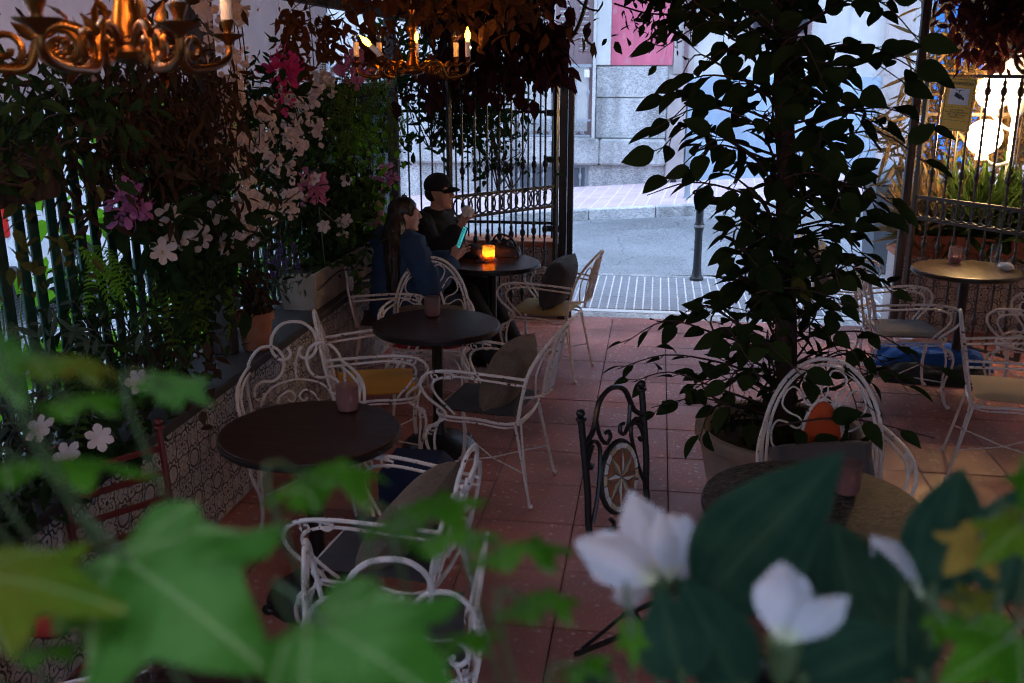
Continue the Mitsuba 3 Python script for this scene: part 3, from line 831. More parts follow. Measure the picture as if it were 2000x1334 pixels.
# the sign on the right leaf
sg = thing('camera_sign', 'yellow security camera warning sign hanging on the right gate leaf', 'sign')
sc0 = gp + gd * .30
nrm = np.array([-gd[1], gd[0]]); nrm = nrm if nrm @ np.array([sc0[0], sc0[1]]) < 0 else -nrm
def sgn(m, mt, name, off):
    # local: x along gd, y up, z towards the terrace
    M = np.eye(4); M[:3, 0] = [gd[0], gd[1], 0]; M[:3, 1] = [0, 0, 1]; M[:3, 2] = np.cross(M[:3, 0], M[:3, 1])
    M[:3, 3] = [sc0[0] + M[0, 2] * (.035 + off), sc0[1] + M[1, 2] * (.035 + off), 1.845]
    M = M @ np.array(trimesh.transformations.rotation_matrix(math.radians(-3), [0, 0, 1]))
    part(sg, name, mikit.ply(m, mt), tw=T(M))
sgn(cbox(.25, .375, .004, .001), 'yellow_plate', 'plate', 0)
sgn(move(cbox(.165, .115, .003, .0005), (.0, .055, 0)), 'sign_white', 'picture', .0035)
sgn(join(bx(0, .173, 0, .225, .0025, .001), bx(0, -.02, 0, .21, .0015, .001), bx(0, -.115, 0, .21, .0015, .001), bx(0, -.175, 0, .225, .0025, .001), bx(-.112, 0, 0, .0025, .345, .001), bx(.112, 0, 0, .0025, .345, .001)), 'ink_black', 'border', .003)
def txt(s, h, x, y, w, bold=False):
    t = meshkit.text_mesh(s, h, .0008, bold); v = np.array(t.vertices); v[:, 0] -= v[:, 0].mean() * 0 + (v[:, 0].max() + v[:, 0].min()) / 2
    k = min(1.0, w / max(1e-6, np.ptp(v[:, 0]))); v[:, 0] *= k
    return v + [x, y, 0], np.array(t.faces)
sgn(txt('ZONA VIDEOVIGILADA', .020, 0, .135, .205, True), 'ink_black', 'heading', .0025)
sgn(join(*[txt(s, .0105, 0, -.045 - i * .017, w) for i, (s, w) in enumerate((('LEY ORGANICA', .20), ('DE PROTECCION DE DATOS', .20), ('PUEDE EJERCITAR SUS', .15), ('DERECHOS ANTE', .14)))]), 'ink_black', 'small_print', .0025)
sgn(join(bx(.0, .098, 0, .06, .004, .001), bx(.0, .088, 0, .006, .02, .001), spin(bx(-.006, .058, 0, .062, .030, .001), -22, (0, 0, 1), (-.006, .058, 0)), spin(bx(.034, .042, 0, .022, .018, .001), -22, (0, 0, 1), (.034, .042, 0))), 'ink_black', 'camera_symbol', .0055)
sgn(join(bx(-.08, .197, -.004, .004, .03, .003), bx(.08, .197, -.004, .004, .03, .003)), 'zinc', 'wire_tie', .002)
# globe lamp on the right wall
gl = thing('globe_lamp', 'white garden lamp with two lit glass globes and a cream shade on the right wall', 'lamp')
part(gl, 'column', lathe([(0, .67), (.11, .67), (.11, .72), (.05, .78), (.035, .9), (.05, 1.0), (.03, 1.1), (.028, 1.72), (.06, 1.78), (.075, 1.86), (.03, 1.88), (0, 1.88)], 18, (2.76, 8.30, 0)), 'sign_white', 40)
part(gl, 'arm', tube(cr([(2.76, 8.3, 1.38), (2.63, 8.22, 1.36), (2.50, 8.15, 1.42)], 6), .014, 7), 'sign_white')
part(gl, 'arm', tube(cr([(2.76, 8.3, 1.62), (2.66, 8.26, 1.66), (2.56, 8.24, 1.76)], 6), .014, 7), 'sign_white')
for c in ((2.50, 8.15, 1.58), (2.56, 8.24, 1.92)):
    part(gl, 'globe', ball(c, .135, 2), 'lamp_glass', True, emit=(13.0, 7.8, 3.2))
    part(gl, 'socket', lathe([(0, -.02), (.05, -.02), (.045, .03), (.03, .04)], 14, (c[0], c[1], c[2] - .155)), 'sign_white', 40)
part(gl, 'shade', lathe([(.10, 1.88), (.15, 1.90), (.155, 2.02), (.12, 2.14), (.06, 2.20), (0, 2.21)], 24, (2.76, 8.3, 0)), 'lamp_glass', True, emit=(.13, .10, .06))

# ------------------------------------------------------------------ tables
def table(x, y, label, top='dark_wood', D=.70, h=.74, rot=0):
    t = thing('bistro_table', label, 'table')
    R = D / 2
    part(t, 'top', lathe([(0, h), (R - .008, h), (R - .002, h - .003), (R, h - .010), (R, h - .030), (R - .006, h - .036), (0, h - .036)], 64, (x, y, 0)), top, 40)
    part(t, 'edge_band', lathe([(R - .001, h - .012), (R + .003, h - .013), (R + .003, h - .028), (R - .001, h - .029)], 64, (x, y, 0)), 'black_iron', 40)
    part(t, 'column', lathe([(0, .06), (.055, .08), (.036, .14), (.031, .2), (.031, h - .10), (.05, h - .06), (.16, h - .04), (.16, h - .036)], 20, (x, y, 0)), 'black_iron', 40)
    ms = [lathe([(0, .10), (.07, .095), (.15, .07), (.20, .035), (.215, .012), (.21, 0), (0, 0)], 28, (x, y, .004))]
    for k in range(4):
        a = rot + k * PI / 2 + .5
        ms.append(ball((x + .21 * math.cos(a), y + .21 * math.sin(a), .018), .026, 1, (1.3, 1.3, .7)))
    part(t, 'foot', join(*ms), 'black_iron', 40)
    return t
table(-1.16, 6.88, 'round dark wooden table with the lit amber candle')
table(-1.17, 5.08, 'round dark wooden table in the middle before the arched chair', rot=.4)
table(-1.30, 3.41, 'round dark wooden table nearer on the left with an unlit candle, half behind blurred leaves', rot=.2)
table(2.12, 6.93, 'round brown wooden table at the right by the tiled wall', 'brown_wood', h=.775)
table(.54, 3.02, 'round slate topped table before the large pot', 'slate')
table(-.98, 1.66, 'dark table in the bottom left corner set with a wine glass', rot=.3)

# ------------------------------------------------------------------ white iron chairs
def mirror(pts): return [(-x, y, z) for (x, y, z) in pts]
def cushion_mesh(sx, sy, sz, n=14, puff=1.0, seed=0):
    u = np.linspace(-1, 1, n)
    U, V = np.meshgrid(u, u)
    prof = np.clip((1 - np.abs(U) ** 3.2) * (1 - np.abs(V) ** 3.2), 0, 1) ** .5
    pin = 1 - .07 * (1 - np.abs(V) ** 2) * np.abs(U) ** 3 * puff
    pin2 = 1 - .07 * (1 - np.abs(U) ** 2) * np.abs(V) ** 3 * puff
    rip = .010 * (meshkit.fbm(np.stack([U * 3, V * 3, 0 * U + seed], -1), 3) - .5)
    top = np.stack([U * sx / 2 * pin, V * sy / 2 * pin2, prof * sz / 2 + rip * prof], -1).reshape(-1, 3)
    bot = np.stack([U * sx / 2 * pin, V * sy / 2 * pin2, -prof * sz / 2], -1).reshape(-1, 3)
    i, j = np.meshgrid(np.arange(n - 1), np.arange(n - 1), indexing='ij')
    a = i * n + j
    q = np.stack([a, a + 1, a + n + 1, a + n], -1).reshape(-1, 4)
    return join((top, q), (bot, q[:, ::-1]))

CH = {}
def chair_parts():
    W = 'white_iron'
    full_tube = globals()['tube']
    tube = lambda p, r, *a, **k: full_tube(p, np.asarray(r) * .88, *a, **k)
    seat_ring = cr([(-.20, -.20, .43), (-.215, 0, .435), (-.22, .15, .435), (-.15, .225, .44), (.15, .225, .44), (.22, .15, .435), (.215, 0, .435), (.20, -.20, .43)], 4, True)
    CH['seat_frame'] = mikit.ply(join(tube(seat_ring, .009, 7, True), tube(seat_ring * [.97, .97, 1] - [0, 0, .022], .006, 5, True)), W, smooth=40)
    CH['seat_grid'] = mikit.ply(join(*[tube([(-.205, yy, .438), (0, yy, .432), (.205, yy, .438)], .0035, 4) for yy in np.linspace(-.17, .19, 13)]), W, smooth=60)
    def front_leg(s):
        o = cr([(s * .21, .16, .42), (s * .245, .235, .37), (s * .25, .25, .30), (s * .215, .225, .17), (s * .215, .235, .06), (s * .235, .255, .012)], 4)
        i = cr([(s * .12, .20, .425), (s * .17, .215, .38), (s * .205, .225, .30), (s * .205, .215, .17), (s * .212, .228, .06), (s * .23, .25, .012)], 4)
        sp = spiral((s * .218, .232, .36), .030, .008, -PI / 2, 1.3, (0.7 * s, .7, 0), (0, 0, 1), 14)
        return join(tube(o, .0085, 6), tube(i, .0075, 6), tube(sp, .006, 5), ball((s * .238, .258, .012), .015, 1))
    def back_leg(s):
        return join(tube(cr([(s * .20, -.20, .43), (s * .205, -.235, .25), (s * .225, -.285, .012)], 5), .0085, 6), tube(cr([(s * .14, -.21, .43), (s * .185, -.24, .25), (s * .218, -.282, .012)], 5), .0065, 6), ball((s * .227, -.288, .012), .014, 1))
    def arm(s):
        a = cr([(s * .225, -.265, .665), (s * .25, -.10, .680), (s * .275, .10, .690), (s * .285, .215, .672), (s * .28, .262, .615), (s * .265, .235, .545), (s * .235, .165, .475), (s * .215, .155, .44)], 5)
        b = cr([(s * .225, -.262, .632), (s * .245, -.10, .648), (s * .262, .08, .660), (s * .268, .175, .640), (s * .262, .205, .600), (s * .25, .185, .545), (s * .225, .130, .475), (s * .20, .11, .44)], 5)
        c = np.vstack([spiral((s * .270, .115, .672), .012, .030, PI, -1.1, (0, 1, 0), (0, 0, 1), 12), spiral((s * .275, .185, .655), .024, .006, PI * .5, -1.2, (0, 1, 0), (0, 0, 1), 12)])
        return join(tube(a, .0088, 7), tube(b, .0075, 6), tube(cr(c[::2], 2), .0055, 5))
    for s, k in ((-1, 'l'), (1, 'r')):
        CH['front_leg_' + k] = mikit.ply(front_leg(s), W, smooth=50)
        CH['back_leg_' + k] = mikit.ply(back_leg(s), W, smooth=50)
        CH['arm_' + k] = mikit.ply(arm(s), W, smooth=50)
    CH['brace'] = mikit.ply(join(tube([(-.205, .215, .17), (0, -.01, .15), (.20, -.25, .17)], .0045, 5), tube([(.205, .215, .17), (0, -.01, .15), (-.20, -.25, .17)], .0045, 5)), W, smooth=50)
    lean = lambda z: -.215 - (z - .43) * .20
    # arched back with petals
    def ell(rx, rz, zc, a): return np.array([rx * math.cos(a), lean(zc + rz * math.sin(a)), zc + rz * math.sin(a)])
    def arch(rx, rz, zc, z0): return [(rx * 1.0, lean(z0), z0)] + [tuple(ell(rx, rz, zc, a)) for a in np.linspace(0, PI, 22)] + [(-rx, lean(z0), z0)]
    outer = join(tube(cr(arch(.243, .37, .55, .43), 2), .0105, 8), tube(cr(arch(.222, .345, .55, .43), 2), .0085, 7))
    inner = tube(cr(arch(.085, .20, .55, .45), 2), .009, 7)
    pts = []
    for k in range(6):
        f0 = math.radians(-8 + k * 32.6); f1 = math.radians(-8 + (k + 1) * 32.6)
        fm = (f0 + f1) / 2; hw = (f1 - f0) / 2
        def P(a, t): return ell(.088 + (.212 - .088) * t, .205 + (.335 - .205) * t, .55, a)
        if k == 0: pts.append(P(f0, .02))
        pts += [P(fm - hw * .62, .22), P(fm - hw * .72, .62), P(fm - hw * .55, .90), P(fm, .985), P(fm + hw * .55, .90), P(fm + hw * .72, .62), P(fm + hw * .62, .22), P(f1, .03)]
    petals = tube(cr(pts, 4), .0055, 6)
    CH['arch_frame'] = mikit.ply(join(outer, inner), W, smooth=50)
    CH['arch_petals'] = mikit.ply(petals, W, smooth=50)
    CH['arch_plate'] = mikit.ply(bx(0, lean(.70), .70, .118, .006, .028), W)
    pl = [(0.079 * math.cos(a), .55 + .191 * math.sin(a)) for a in np.linspace(0, PI, 20)] + [(-.079, .46), (.079, .46)]
    pv = np.array(trimesh.creation.extrude_polygon(Polygon(pl), .012, engine='earcut').vertices); pf = np.array(trimesh.creation.extrude_polygon(Polygon(pl), .012, engine='earcut').faces)
    CH['arch_panel'] = mikit.ply((np.stack([pv[:, 0], [lean(z) + t - .006 for z, t in zip(pv[:, 1], pv[:, 2])], pv[:, 1]], -1), pf[:, ::-1]), 'orange_panel')
    # scroll back: two ears, a crown loop, lower arch
    L = lambda p: (p[0], lean(p[1]), p[1])
    ear = [(-.225, .43), (-.242, .56), (-.228, .675), (-.172, .748), (-.10, .752), (-.058, .70), (-.066, .625), (-.11, .585), (-.165, .585), (-.202, .56), (-.208, .52), (-.186, .497), (-.163, .508), (-.168, .53)]
    crown = [(-.035, .745), (-.020, .72), (-.035, .692), (-.075, .688), (-.110, .735), (-.105, .805), (-.060, .858), (0, .872), (.060, .858), (.105, .805), (.110, .735), (.075, .688), (.035, .692), (.020, .72), (.035, .745)]
    low = [(-.19, .43), (-.17, .50), (-.11, .56), (0, .585), (.11, .56), (.17, .50), (.19, .43)]
    mid = [(0, .585), (0, .66), (-.02, .72)]
    inn = [(-.12, .43), (-.09, .50), (-.04, .53), (-.01, .50), (-.03, .475), (-.05, .49)]
    E2 = lambda q: tube(cr([L(p) for p in q], 4), .0095, 7)
    E1 = lambda q, r=.0065: tube(cr([L(p) for p in q], 4), r, 6)
    mx = lambda q: [(-a, b) for a, b in q]
    CH['scroll_frame'] = mikit.ply(join(E2(ear), E2(mx(ear)), E2(crown)), W, smooth=50)
    CH['scroll_inset'] = mikit.ply(join(E1(low), E1(inn), E1(mx(inn)), E1(mid), ball(L((0, .66)), .014, 1)), W, smooth=50)
    # rod back: bowed top rail with bare rods
    bow = lambda x: -.215 - .08 * (1 - (x / .23) ** 2)
    B = lambda x, z: (x, bow(x) - (z - .43) * .22, z)
    top = [B(-.225, .43), B(-.232, .58), B(-.225, .70), B(-.185, .79), B(-.10, .865), B(0, .895), B(.10, .865), B(.185, .79), B(.225, .70), B(.232, .58), B(.225, .43)]
    CH['rod_frame'] = mikit.ply(join(tube(cr(top, 4), .0105, 7), tube(cr([B(-.228, .575), B(-.12, .555), B(0, .55), B(.12, .555), B(.228, .575)], 4), .008, 6)), W, smooth=50)
    rods = []
    for x0, x1, zt in ((-.185, -.07, .80), (-.12, .03, .855), (-.06, .06, .865), (-.03, .12, .855), (.07, .185, .80)):
        xm = (x0 + x1) / 2
        rods.append(tube(cr([B(x0 * .8, .556), B(x0 * .9 + xm * .1, .68), B((x0 + xm) / 2, zt - .03), B(xm, zt), B((x1 + xm) / 2, zt - .03), B(x1 * .9 + xm * .1, .68), B(x1 * .8, .556)], 3), .0055, 5))
    CH['rods'] = mikit.ply(join(*rods), W, smooth=50)
chair_parts()
def chair(kind, x, y, face, label, panel=False, grid=False):
    c = thing('garden_chair', label, 'chair')
    tw = place(x, y, 0, face)
    part(c, 'seat_frame', CH['seat_frame'], tw=tw)
    if grid: part(c, 'seat', CH['seat_grid'], tw=tw)
    for s in 'lr':
        part(c, 'leg', CH['front_leg_' + s], tw=tw); part(c, 'leg', CH['back_leg_' + s], tw=tw); part(c, 'armrest', CH['arm_' + s], tw=tw)
    part(c, 'brace', CH['brace'], tw=tw)
    if kind == 'arch':
        b = part(c, 'backrest', CH['arch_frame'], tw=tw); part(b, 'petal_wire', CH['arch_petals'], tw=tw)
        if panel: part(b, 'panel', CH['arch_panel'], tw=tw, label='orange red oval panel')
        else: part(b, 'cross_plate', CH['arch_plate'], tw=tw)
    if kind == 'scroll':
        b = part(c, 'backrest', CH['scroll_frame'], tw=tw); part(b, 'scroll_inset', CH['scroll_inset'], tw=tw)
    if kind == 'rod':
        b = part(c, 'backrest', CH['rod_frame'], tw=tw); part(b, 'rods', CH['rods'], tw=tw)
    return tw
SEATC = cushion_mesh(.42, .42, .055, 14, .4, 1)
BACKC = cushion_mesh(.42, .40, .16, 18, 1.0, 3)
ROLLC = cushion_mesh(.40, .36, .19, 18, .7, 5)
def seat_pad(tw, m, label): solo('seat_cushion', SEATC, m, label, 'cushion', 50, tw @ T().translate([0, .005, .468]))
def back_pad(tw, m, label, mesh=None, tilt=-74, dy=-.135, dz=.665, roll=0): solo('back_cushion', BACKC if mesh is None else mesh, m, label, 'cushion', 50, tw @ T().translate([0, dy, dz]).rotate([0, 1, 0], roll).rotate([1, 0, 0], 180 + tilt))
def unit(a, b): return (a, b)
# around the middle table
tA = chair('arch', -1.37, 5.74, (.16, -.99), 'white iron chair with arched petal back facing the middle table')
seat_pad(tA, 'red_cloth', 'dark red seat cushion of the arched chair under the middle table')
back_pad(tA, 'fur_cloth', 'grey brown cushion lying on the red seat pad behind the middle table', tilt=-24, dz=.53, dy=-.04)
tD = chair('rod', -.80, 4.64, (-.985, .17), 'white iron rod backed chair with dark grey seat, right of the middle table')
seat_pad(tD, 'dark_cloth', 'dark grey seat cushion right of the middle table')
back_pad(tD, 'fur_cloth', 'brown furry cushion on the chair right of the middle table', ROLLC, tilt=-66, dy=-.10, dz=.62)
tE = chair('scroll', -1.46, 4.83, (.95, .31), 'white iron scroll chair with mustard seat left of the middle table')
seat_pad(tE, 'mustard_cloth', 'mustard yellow seat cushion')
# at the far table
tC = chair('rod', -.74, 6.66, (-.96, .2), 'white iron chair with bare rods and khaki seat by the gate, at the candle table')
seat_pad(tC, 'khaki_cloth', 'khaki yellow seat cushion on the chair by the gate')
back_pad(tC, 'dark_cloth', 'thick dark brown cushion on the chair by the gate', ROLLC, tilt=-72, dy=-.09, dz=.66)
tW = chair('scroll', -1.74, 6.22, (.97, .22), 'white iron scroll chair on which the long haired woman sits')
seat_pad(tW, 'dark_cloth', 'dark seat cushion under the long haired woman')
tM = chair('scroll', -1.74, 7.14, (.95, -.25), 'white iron chair on which the man in the cap sits')
# round the nearer left table
tF = chair('scroll', -1.66, 4.24, (.40, -.91), 'white iron scroll chair facing the camera behind the nearer left table')
seat_pad(tF, 'grey_cloth', 'grey seat cushion behind the nearer left table')
tG = chair('scroll', -.88, 3.02, (-.97, .10), 'chipped white iron chair seen from the side at the nearer left table')
seat_pad(tG, 'dark_cloth', 'dark seat cushion on the chipped white chair at the nearer left table')
back_pad(tG, 'fur_cloth', 'grey brown cushion on the chipped white chair at the nearer left table', tilt=-50, dy=-.07, dz=.585)
tG2 = chair('scroll', -.72, 2.50, (-.22, .97), 'chipped white iron scroll chair nearest to the camera, seen from behind')
seat_pad(tG2, 'dark_cloth', 'black seat cushion on the chair nearest to the camera')
# right side
tH = chair('arch', .72, 3.76, (-.06, -1.0), 'white iron chair with arched petal back and orange oval panel before the large pot', panel=True)
seat_pad(tH, 'grey_cloth', 'grey seat cushion on the chair with the orange panel')
back_pad(tH, 'grey_cloth', 'slate grey cushion leaning in the chair with the orange panel', tilt=-24, dy=-.04, dz=.49, roll=8)
tJ = chair('scroll', 1.90, 5.18, (.97, -.22), 'white iron scroll chair with cream seat at the right edge')
seat_pad(tJ, 'cream_cloth', 'cream seat cushion at the right edge')
tK = chair('arch', 1.62, 6.42, (.99, .06), 'white iron armchair with grey seat behind the tree, left of the brown table')
seat_pad(tK, 'grey_cloth', 'thick grey seat cushion left of the brown table')
tN = chair('arch', 2.42, 6.28, (-.8, .5), 'white iron chair with bare wire seat at the far right', grid=True)
back_pad(tN, 'grey_cloth', 'grey cushion on the wire seat at the far right', tilt=-60)
tX = chair('arch', 1.38, 7.42, (.9, -.3), 'white iron chair with arched back farthest behind the tree')
back_pad(tX, 'grey_cloth', 'pale cushion on the farthest chair behind the tree', tilt=-66)
# leaf print on the grey cushion: raised stitched leaves
# ------------------------------------------------------------------ folding iron chairs
def folding(name, x, y, face, m, label, mosaic):
    c = thing(name, label, 'chair')
    tw = place(x, y, 0, face) @ T().scale([1.12, 1, .95] if mosaic else [1, 1, .84])
    H = 1.0
    Y = lambda z: -.19 - (z - .45) * .12
    for s in (-1, 1):
        part(c, 'post', join(tube(cr([(s * .175, .22, .012), (s * .175, -.02, .30), (s * .175, Y(.50), .50), (s * .178, Y(.75), .75), (s * .18, Y(H), H)], 5), .012, 7), ball((s * .18, Y(H + .018), H + .022), .016, 1), ball((s * .18, Y(H), H), .019, 1, (1, 1, .5))), m, 50, tw)
        part(c, 'leg', tube(cr([(s * .15, -.28, .012), (s * .15, 0, .25), (s * .15, .18, .44)], 4), .011, 7), m, 50, tw)
    part(c, 'stretcher', tube([(-.15, -.25, .05), (.15, -.25, .05)], .008, 6), m, 50, tw); part(c, 'stretcher', tube([(-.175, .19, .05), (.175, .19, .05)], .008, 6), m, 50, tw)
    P = lambda px, pz: (px, Y(pz), pz)
    t7 = lambda q, r=.0075: tube(cr([P(*p) for p in q], 4), r, 6)
    if mosaic:
        orn = [t7([(-.175, .90), (-.12, .94), (-.075, 1.03), (0, 1.06), (.075, 1.03), (.12, .94), (.175, .90)], .010)]
        for s in (-1, 1):
            orn += [t7([(s * .10, .965), (s * .085, .90), (s * .055, .865), (s * .03, .88), (s * .035, .905), (s * .055, .905)]),
                    t7([(s * .172, .86), (s * .13, .90), (s * .095, .87), (s * .10, .80), (s * .125, .70), (s * .168, .60)]),
                    t7([(s * .13, .885), (s * .155, .85), (s * .165, .82), (s * .15, .805), (s * .14, .82)]),
                    t7([(s * .07, .575), (s * .05, .55), (s * .06, .52), (s * .085, .53), (s * .08, .55)])]
        part(c, 'scrollwork', join(*orn), m, 50, tw)
        disc = part(c, 'mosaic_panel', (lambda v, f: (np.stack([v[:, 0] * .105, [Y(z) - .004 + w * .014 for z, w in zip(.715 + v[:, 1] * .135, v[:, 2])], .715 + v[:, 1] * .135], -1), f))(*tm(trimesh.creation.cylinder(1.0, 1.0, sections=40))), 'stone_pot', False, tw)
        def seg(pts, mm, off):
            q = Polygon(pts)
            e = trimesh.creation.extrude_polygon(q, .004, engine='earcut'); v = np.array(e.vertices)
            for sg_ in (1, -1):
                vv = np.stack([v[:, 0], [Y(z) + sg_ * (.006 + off) + w for z, w in zip(.715 + v[:, 1], v[:, 2])], .715 + v[:, 1]], -1)
                part(disc, 'mosaic_piece', (vv, np.array(e.faces)), mm, False, tw)
        for k in range(8):
            a = k * PI / 4 + .2
            R = lambda r, t: (r * .085 * math.cos(t), r * .110 * math.sin(t))
            seg([R(.06, a), R(.45, a - .30), R(1.0, a)], 'stone_pot' if k % 2 else 'terracotta', .0045)
            seg([R(.06, a), R(.45, a + .30), R(1.0, a)], 'cream_cloth' if k % 2 else 'paper', .0045)
            seg([R(.5, a + .36), R(.98, a + .06), R(.98, a + PI / 4 - .06)], 'terracotta', .0045)
        for k in range(18):
            a, b = k * 2 * PI / 18 + .03, (k + 1) * 2 * PI / 18 - .03
            seg([(.087 * math.cos(a), .113 * math.sin(a)), (.102 * math.cos(a), .131 * math.sin(a)), (.102 * math.cos(b), .131 * math.sin(b)), (.087 * math.cos(b), .113 * math.sin(b))], 'paper' if k % 3 else 'cream_cloth', .004)
        part(c, 'rim', tube(cr([(.107 * math.cos(t), Y(.715 + .137 * math.sin(t)), .715 + .137 * math.sin(t)) for t in np.linspace(0, 2 * PI, 24, endpoint=False)], 2, True), .009, 6, True), m, 50, tw)
        part(c, 'seat', lathe([(0, .455), (.17, .455), (.185, .447), (.185, .43), (0, .43)], 32, (0, .02, 0)), m, 40, tw)
    else:
        for k in range(4): part(c, 'back_slat', move(cbox(.37, .012, .028, .004), P(0, .58 + k * .11)), m, False, tw)
        for k in range(7): part(c, 'seat_slat', move(cbox(.36, .035, .012, .003), (0, -.16 + k * .055, .45)), m, False, tw)
folding('folding_chair', .10, 3.16, (.87, -.49), 'black_iron', 'black folding iron chair with round star mosaic in its back', True)
folding('folding_chair', -1.66, 2.80, (.80, -.6), 'red_iron', 'red folding metal chair against the tiled wall on the left', False)
folding('folding_chair', 1.12, 2.62, (-.75, .5), 'red_iron', 'red folding metal chair half hidden by the slate topped table', False)

# ------------------------------------------------------------------ things on the tables
def tumbler(x, y, z, label, wax='wax_pink', lit=False):
    k = thing('candle_glass', label, 'candle')
    g = [(.034, .004), (.040, .008), (.0435, .03), (.045, .06), (.0445, .112)]
    if lit:
        part(k, 'glass', lathe([(0, .004)] + g, 40, (x, y, z), (20, .012)), 'amber_glass', 40)
        part(k, 'wax', lathe([(.033, .008), (.036, .02), (.0365, .040), (.02, .039), (0, .038)], 24, (x, y, z)), 'wax_glow', 40)
        part(k, 'flame', lathe([(0, .044), (.005, .049), (.0065, .056), (.0045, .066), (.0015, .076), (0, .078)], 12, (x, y, z)), 'lamp_glass', True, emit=(34, 12.5, 2.0))
    else:
        part(k, 'glass', lathe([(0, .004)] + g, 48, (x, y, z), (24, .014)), 'smoked_glass', 40)
        part(k, 'wax', lathe([(0, .006), (.036, .007), (.039, .02), (.041, .046), (.03, .051), (0, .050)], 24, (x, y, z)), wax, 40)
        part(k, 'wick', tube([(x, y, z + .045), (x + .002, y, z + .058)], .0014, 5), 'ink_black')
tumbler(-1.19, 6.90, .74, 'lit candle glowing amber in a glass on the far table', lit=True)
tumbler(-1.23, 5.24, .74, 'unlit candle in a ribbed glass on the middle table')
tumbler(-1.22, 3.64, .74, 'unlit candle in a ribbed glass on the nearer left table')
tumbler(2.10, 7.14, .775, 'unlit candle glass on the brown table at the right')
tumbler(.66, 3.10, .74, 'unlit candle glass on the slate table, mostly behind the big leaf')
solo('drinking_glass', lathe([(0, .002), (.03, .002), (.034, .10), (.036, .14)], 24, (2.36, 7.12, .775)), 'clear_glass', 'clear tall drinking glass on the brown table', 'glass', 40)
def crumple(c, r, seed, sc=(1, 1, .5)):
    v, f = ball((0, 0, 0), 1.0, 3)
    n = meshkit.fbm(v * 2.2 + seed, 3) - .5
    v = v * (1 + 1.1 * n[:, None]) * r * np.array(sc)
    return v + np.array(c), f
solo('paper_napkin', crumple((2.37, 6.92, .80), .05, 3), 'paper', 'crumpled white napkin on the brown table', 'napkin', 40)
# wine glass, doily, folded menu on the corner table
wg = thing('wine_glass', 'wine glass standing on the bottom left table', 'glass')
part(wg, 'bowl', lathe([(.004, .10), (.02, .105), (.036, .13), (.042, .16), (.040, .19), (.034, .215)], 28, (-1.12, 1.83, .74)), 'clear_glass', 40)
part(wg, 'wine', lathe([(0, .104), (.019, .108), (.034, .131), (.039, .15), (0, .15)], 28, (-1.12, 1.83, .74)), 'window_glass', 40)
part(wg, 'stem', lathe([(0, .0), (.034, .0), (.034, .003), (.006, .010), (.004, .03), (.004, .10), (0, .101)], 20, (-1.12, 1.83, .74)), 'clear_glass', 40)
dl = thing('paper_doily', 'white lace paper doily on the bottom left table', 'doily')
rr = np.array([.085 + .004 * abs(math.sin(k * PI / 8)) for k in range(96)])
dang = np.linspace(0, 2 * PI, 96, endpoint=False)
dpoly = Polygon(np.stack([rr * np.cos(dang), rr * np.sin(dang)], -1), [[(.070 * math.cos(t) + .0035 * math.cos(q), .070 * math.sin(t) + .0035 * math.sin(q)) for q in np.linspace(0, 2 * PI, 7)[:-1]] for t in np.linspace(0, 2 * PI, 25)[:-1]] + [[(.056 * math.cos(t) + .003 * math.cos(q), .056 * math.sin(t) + .003 * math.sin(q)) for q in np.linspace(0, 2 * PI, 7)[:-1]] for t in np.linspace(.1, 2 * PI + .1, 19)[:-1]])
part(dl, 'lace', move(tm(trimesh.creation.extrude_polygon(dpoly, .0012, engine='earcut')), (-1.10, 1.70, .7405)), 'paper')
solo('menu_card', spin(move(cbox(.10, .15, .002, .0005), (-1.22, 1.73, .7425)), 35, (0, 0, 1), (-1.22, 1.73, .74)), 'paper', 'grey white card on the edge of the bottom left table', 'card')
# bags on the floor
bl = thing('blue_blanket', 'blue fringed blanket heaped over a dark bag under the brown table', 'blanket')
def heap(c, sx, sy, sz, seed, n=28):
    u = np.linspace(-1, 1, n); U, V = np.meshgrid(u, u)
    h = np.clip(1 - np.abs(U) ** 4, 0, 1) ** .5 * np.clip(1 - np.abs(V) ** 4, 0, 1) ** .5
    nz = meshkit.fbm(np.stack([U * 2.3, V * 2.3, 0 * U + seed], -1), 4)
    Z = h * (.45 + .9 * nz)
    v = np.stack([U * sx / 2 * (1 + .1 * (nz - .5)), V * sy / 2, Z * sz], -1).reshape(-1, 3) + np.array(c)
    i, j = np.meshgrid(np.arange(n - 1), np.arange(n - 1), indexing='ij'); a = i * n + j
    return v, np.stack([a, a + 1, a + n + 1, a + n], -1).reshape(-1, 4)
part(bl, 'cloth', spin(heap((1.98, 7.02, .07), .78, .34, .13, 2), -6, (0, 0, 1), (1.98, 7.02, 0)), 'blue_cloth', 50)
part(bl, 'bag', spin(heap((2.0, 6.86, .0), .74, .36, .13, 9), -6, (0, 0, 1), (2.0, 6.86, 0)), 'black_fur', 50)
part(bl, 'fringe', join(*[twig((1.60 + .006 * k, 6.92 + .02 * k, .10), (1.55 + .01 * rng.normal(), 6.86 + .022 * k, .01), .004, .01, 4, 4) for k in range(9)]), 'navy_cloth')
solo('rucksack', move(tm(trimesh.convex.convex_hull(np.array([[sx * .17, sy * .11, z * .0 + zz] for sx in (-1, 1) for sy in (-1, 1) for zz in (.03, .20)] + [[sx * .12, sy * .07, zz] for sx in (-1, 1) for sy in (-1, 1) for zz in (.0, .27)]) if False else np.array([[sx * a, sy * b, zz] for sx in (-1, 1) for sy in (-1, 1) for (a, b, zz) in ((.17, .11, .04), (.17, .11, .19), (.12, .07, .0), (.12, .07, .26))]))), (-1.12, 4.36, 0)), 'navy_cloth', 'navy blue bag on the floor under the nearer left table', 'bag', 30)
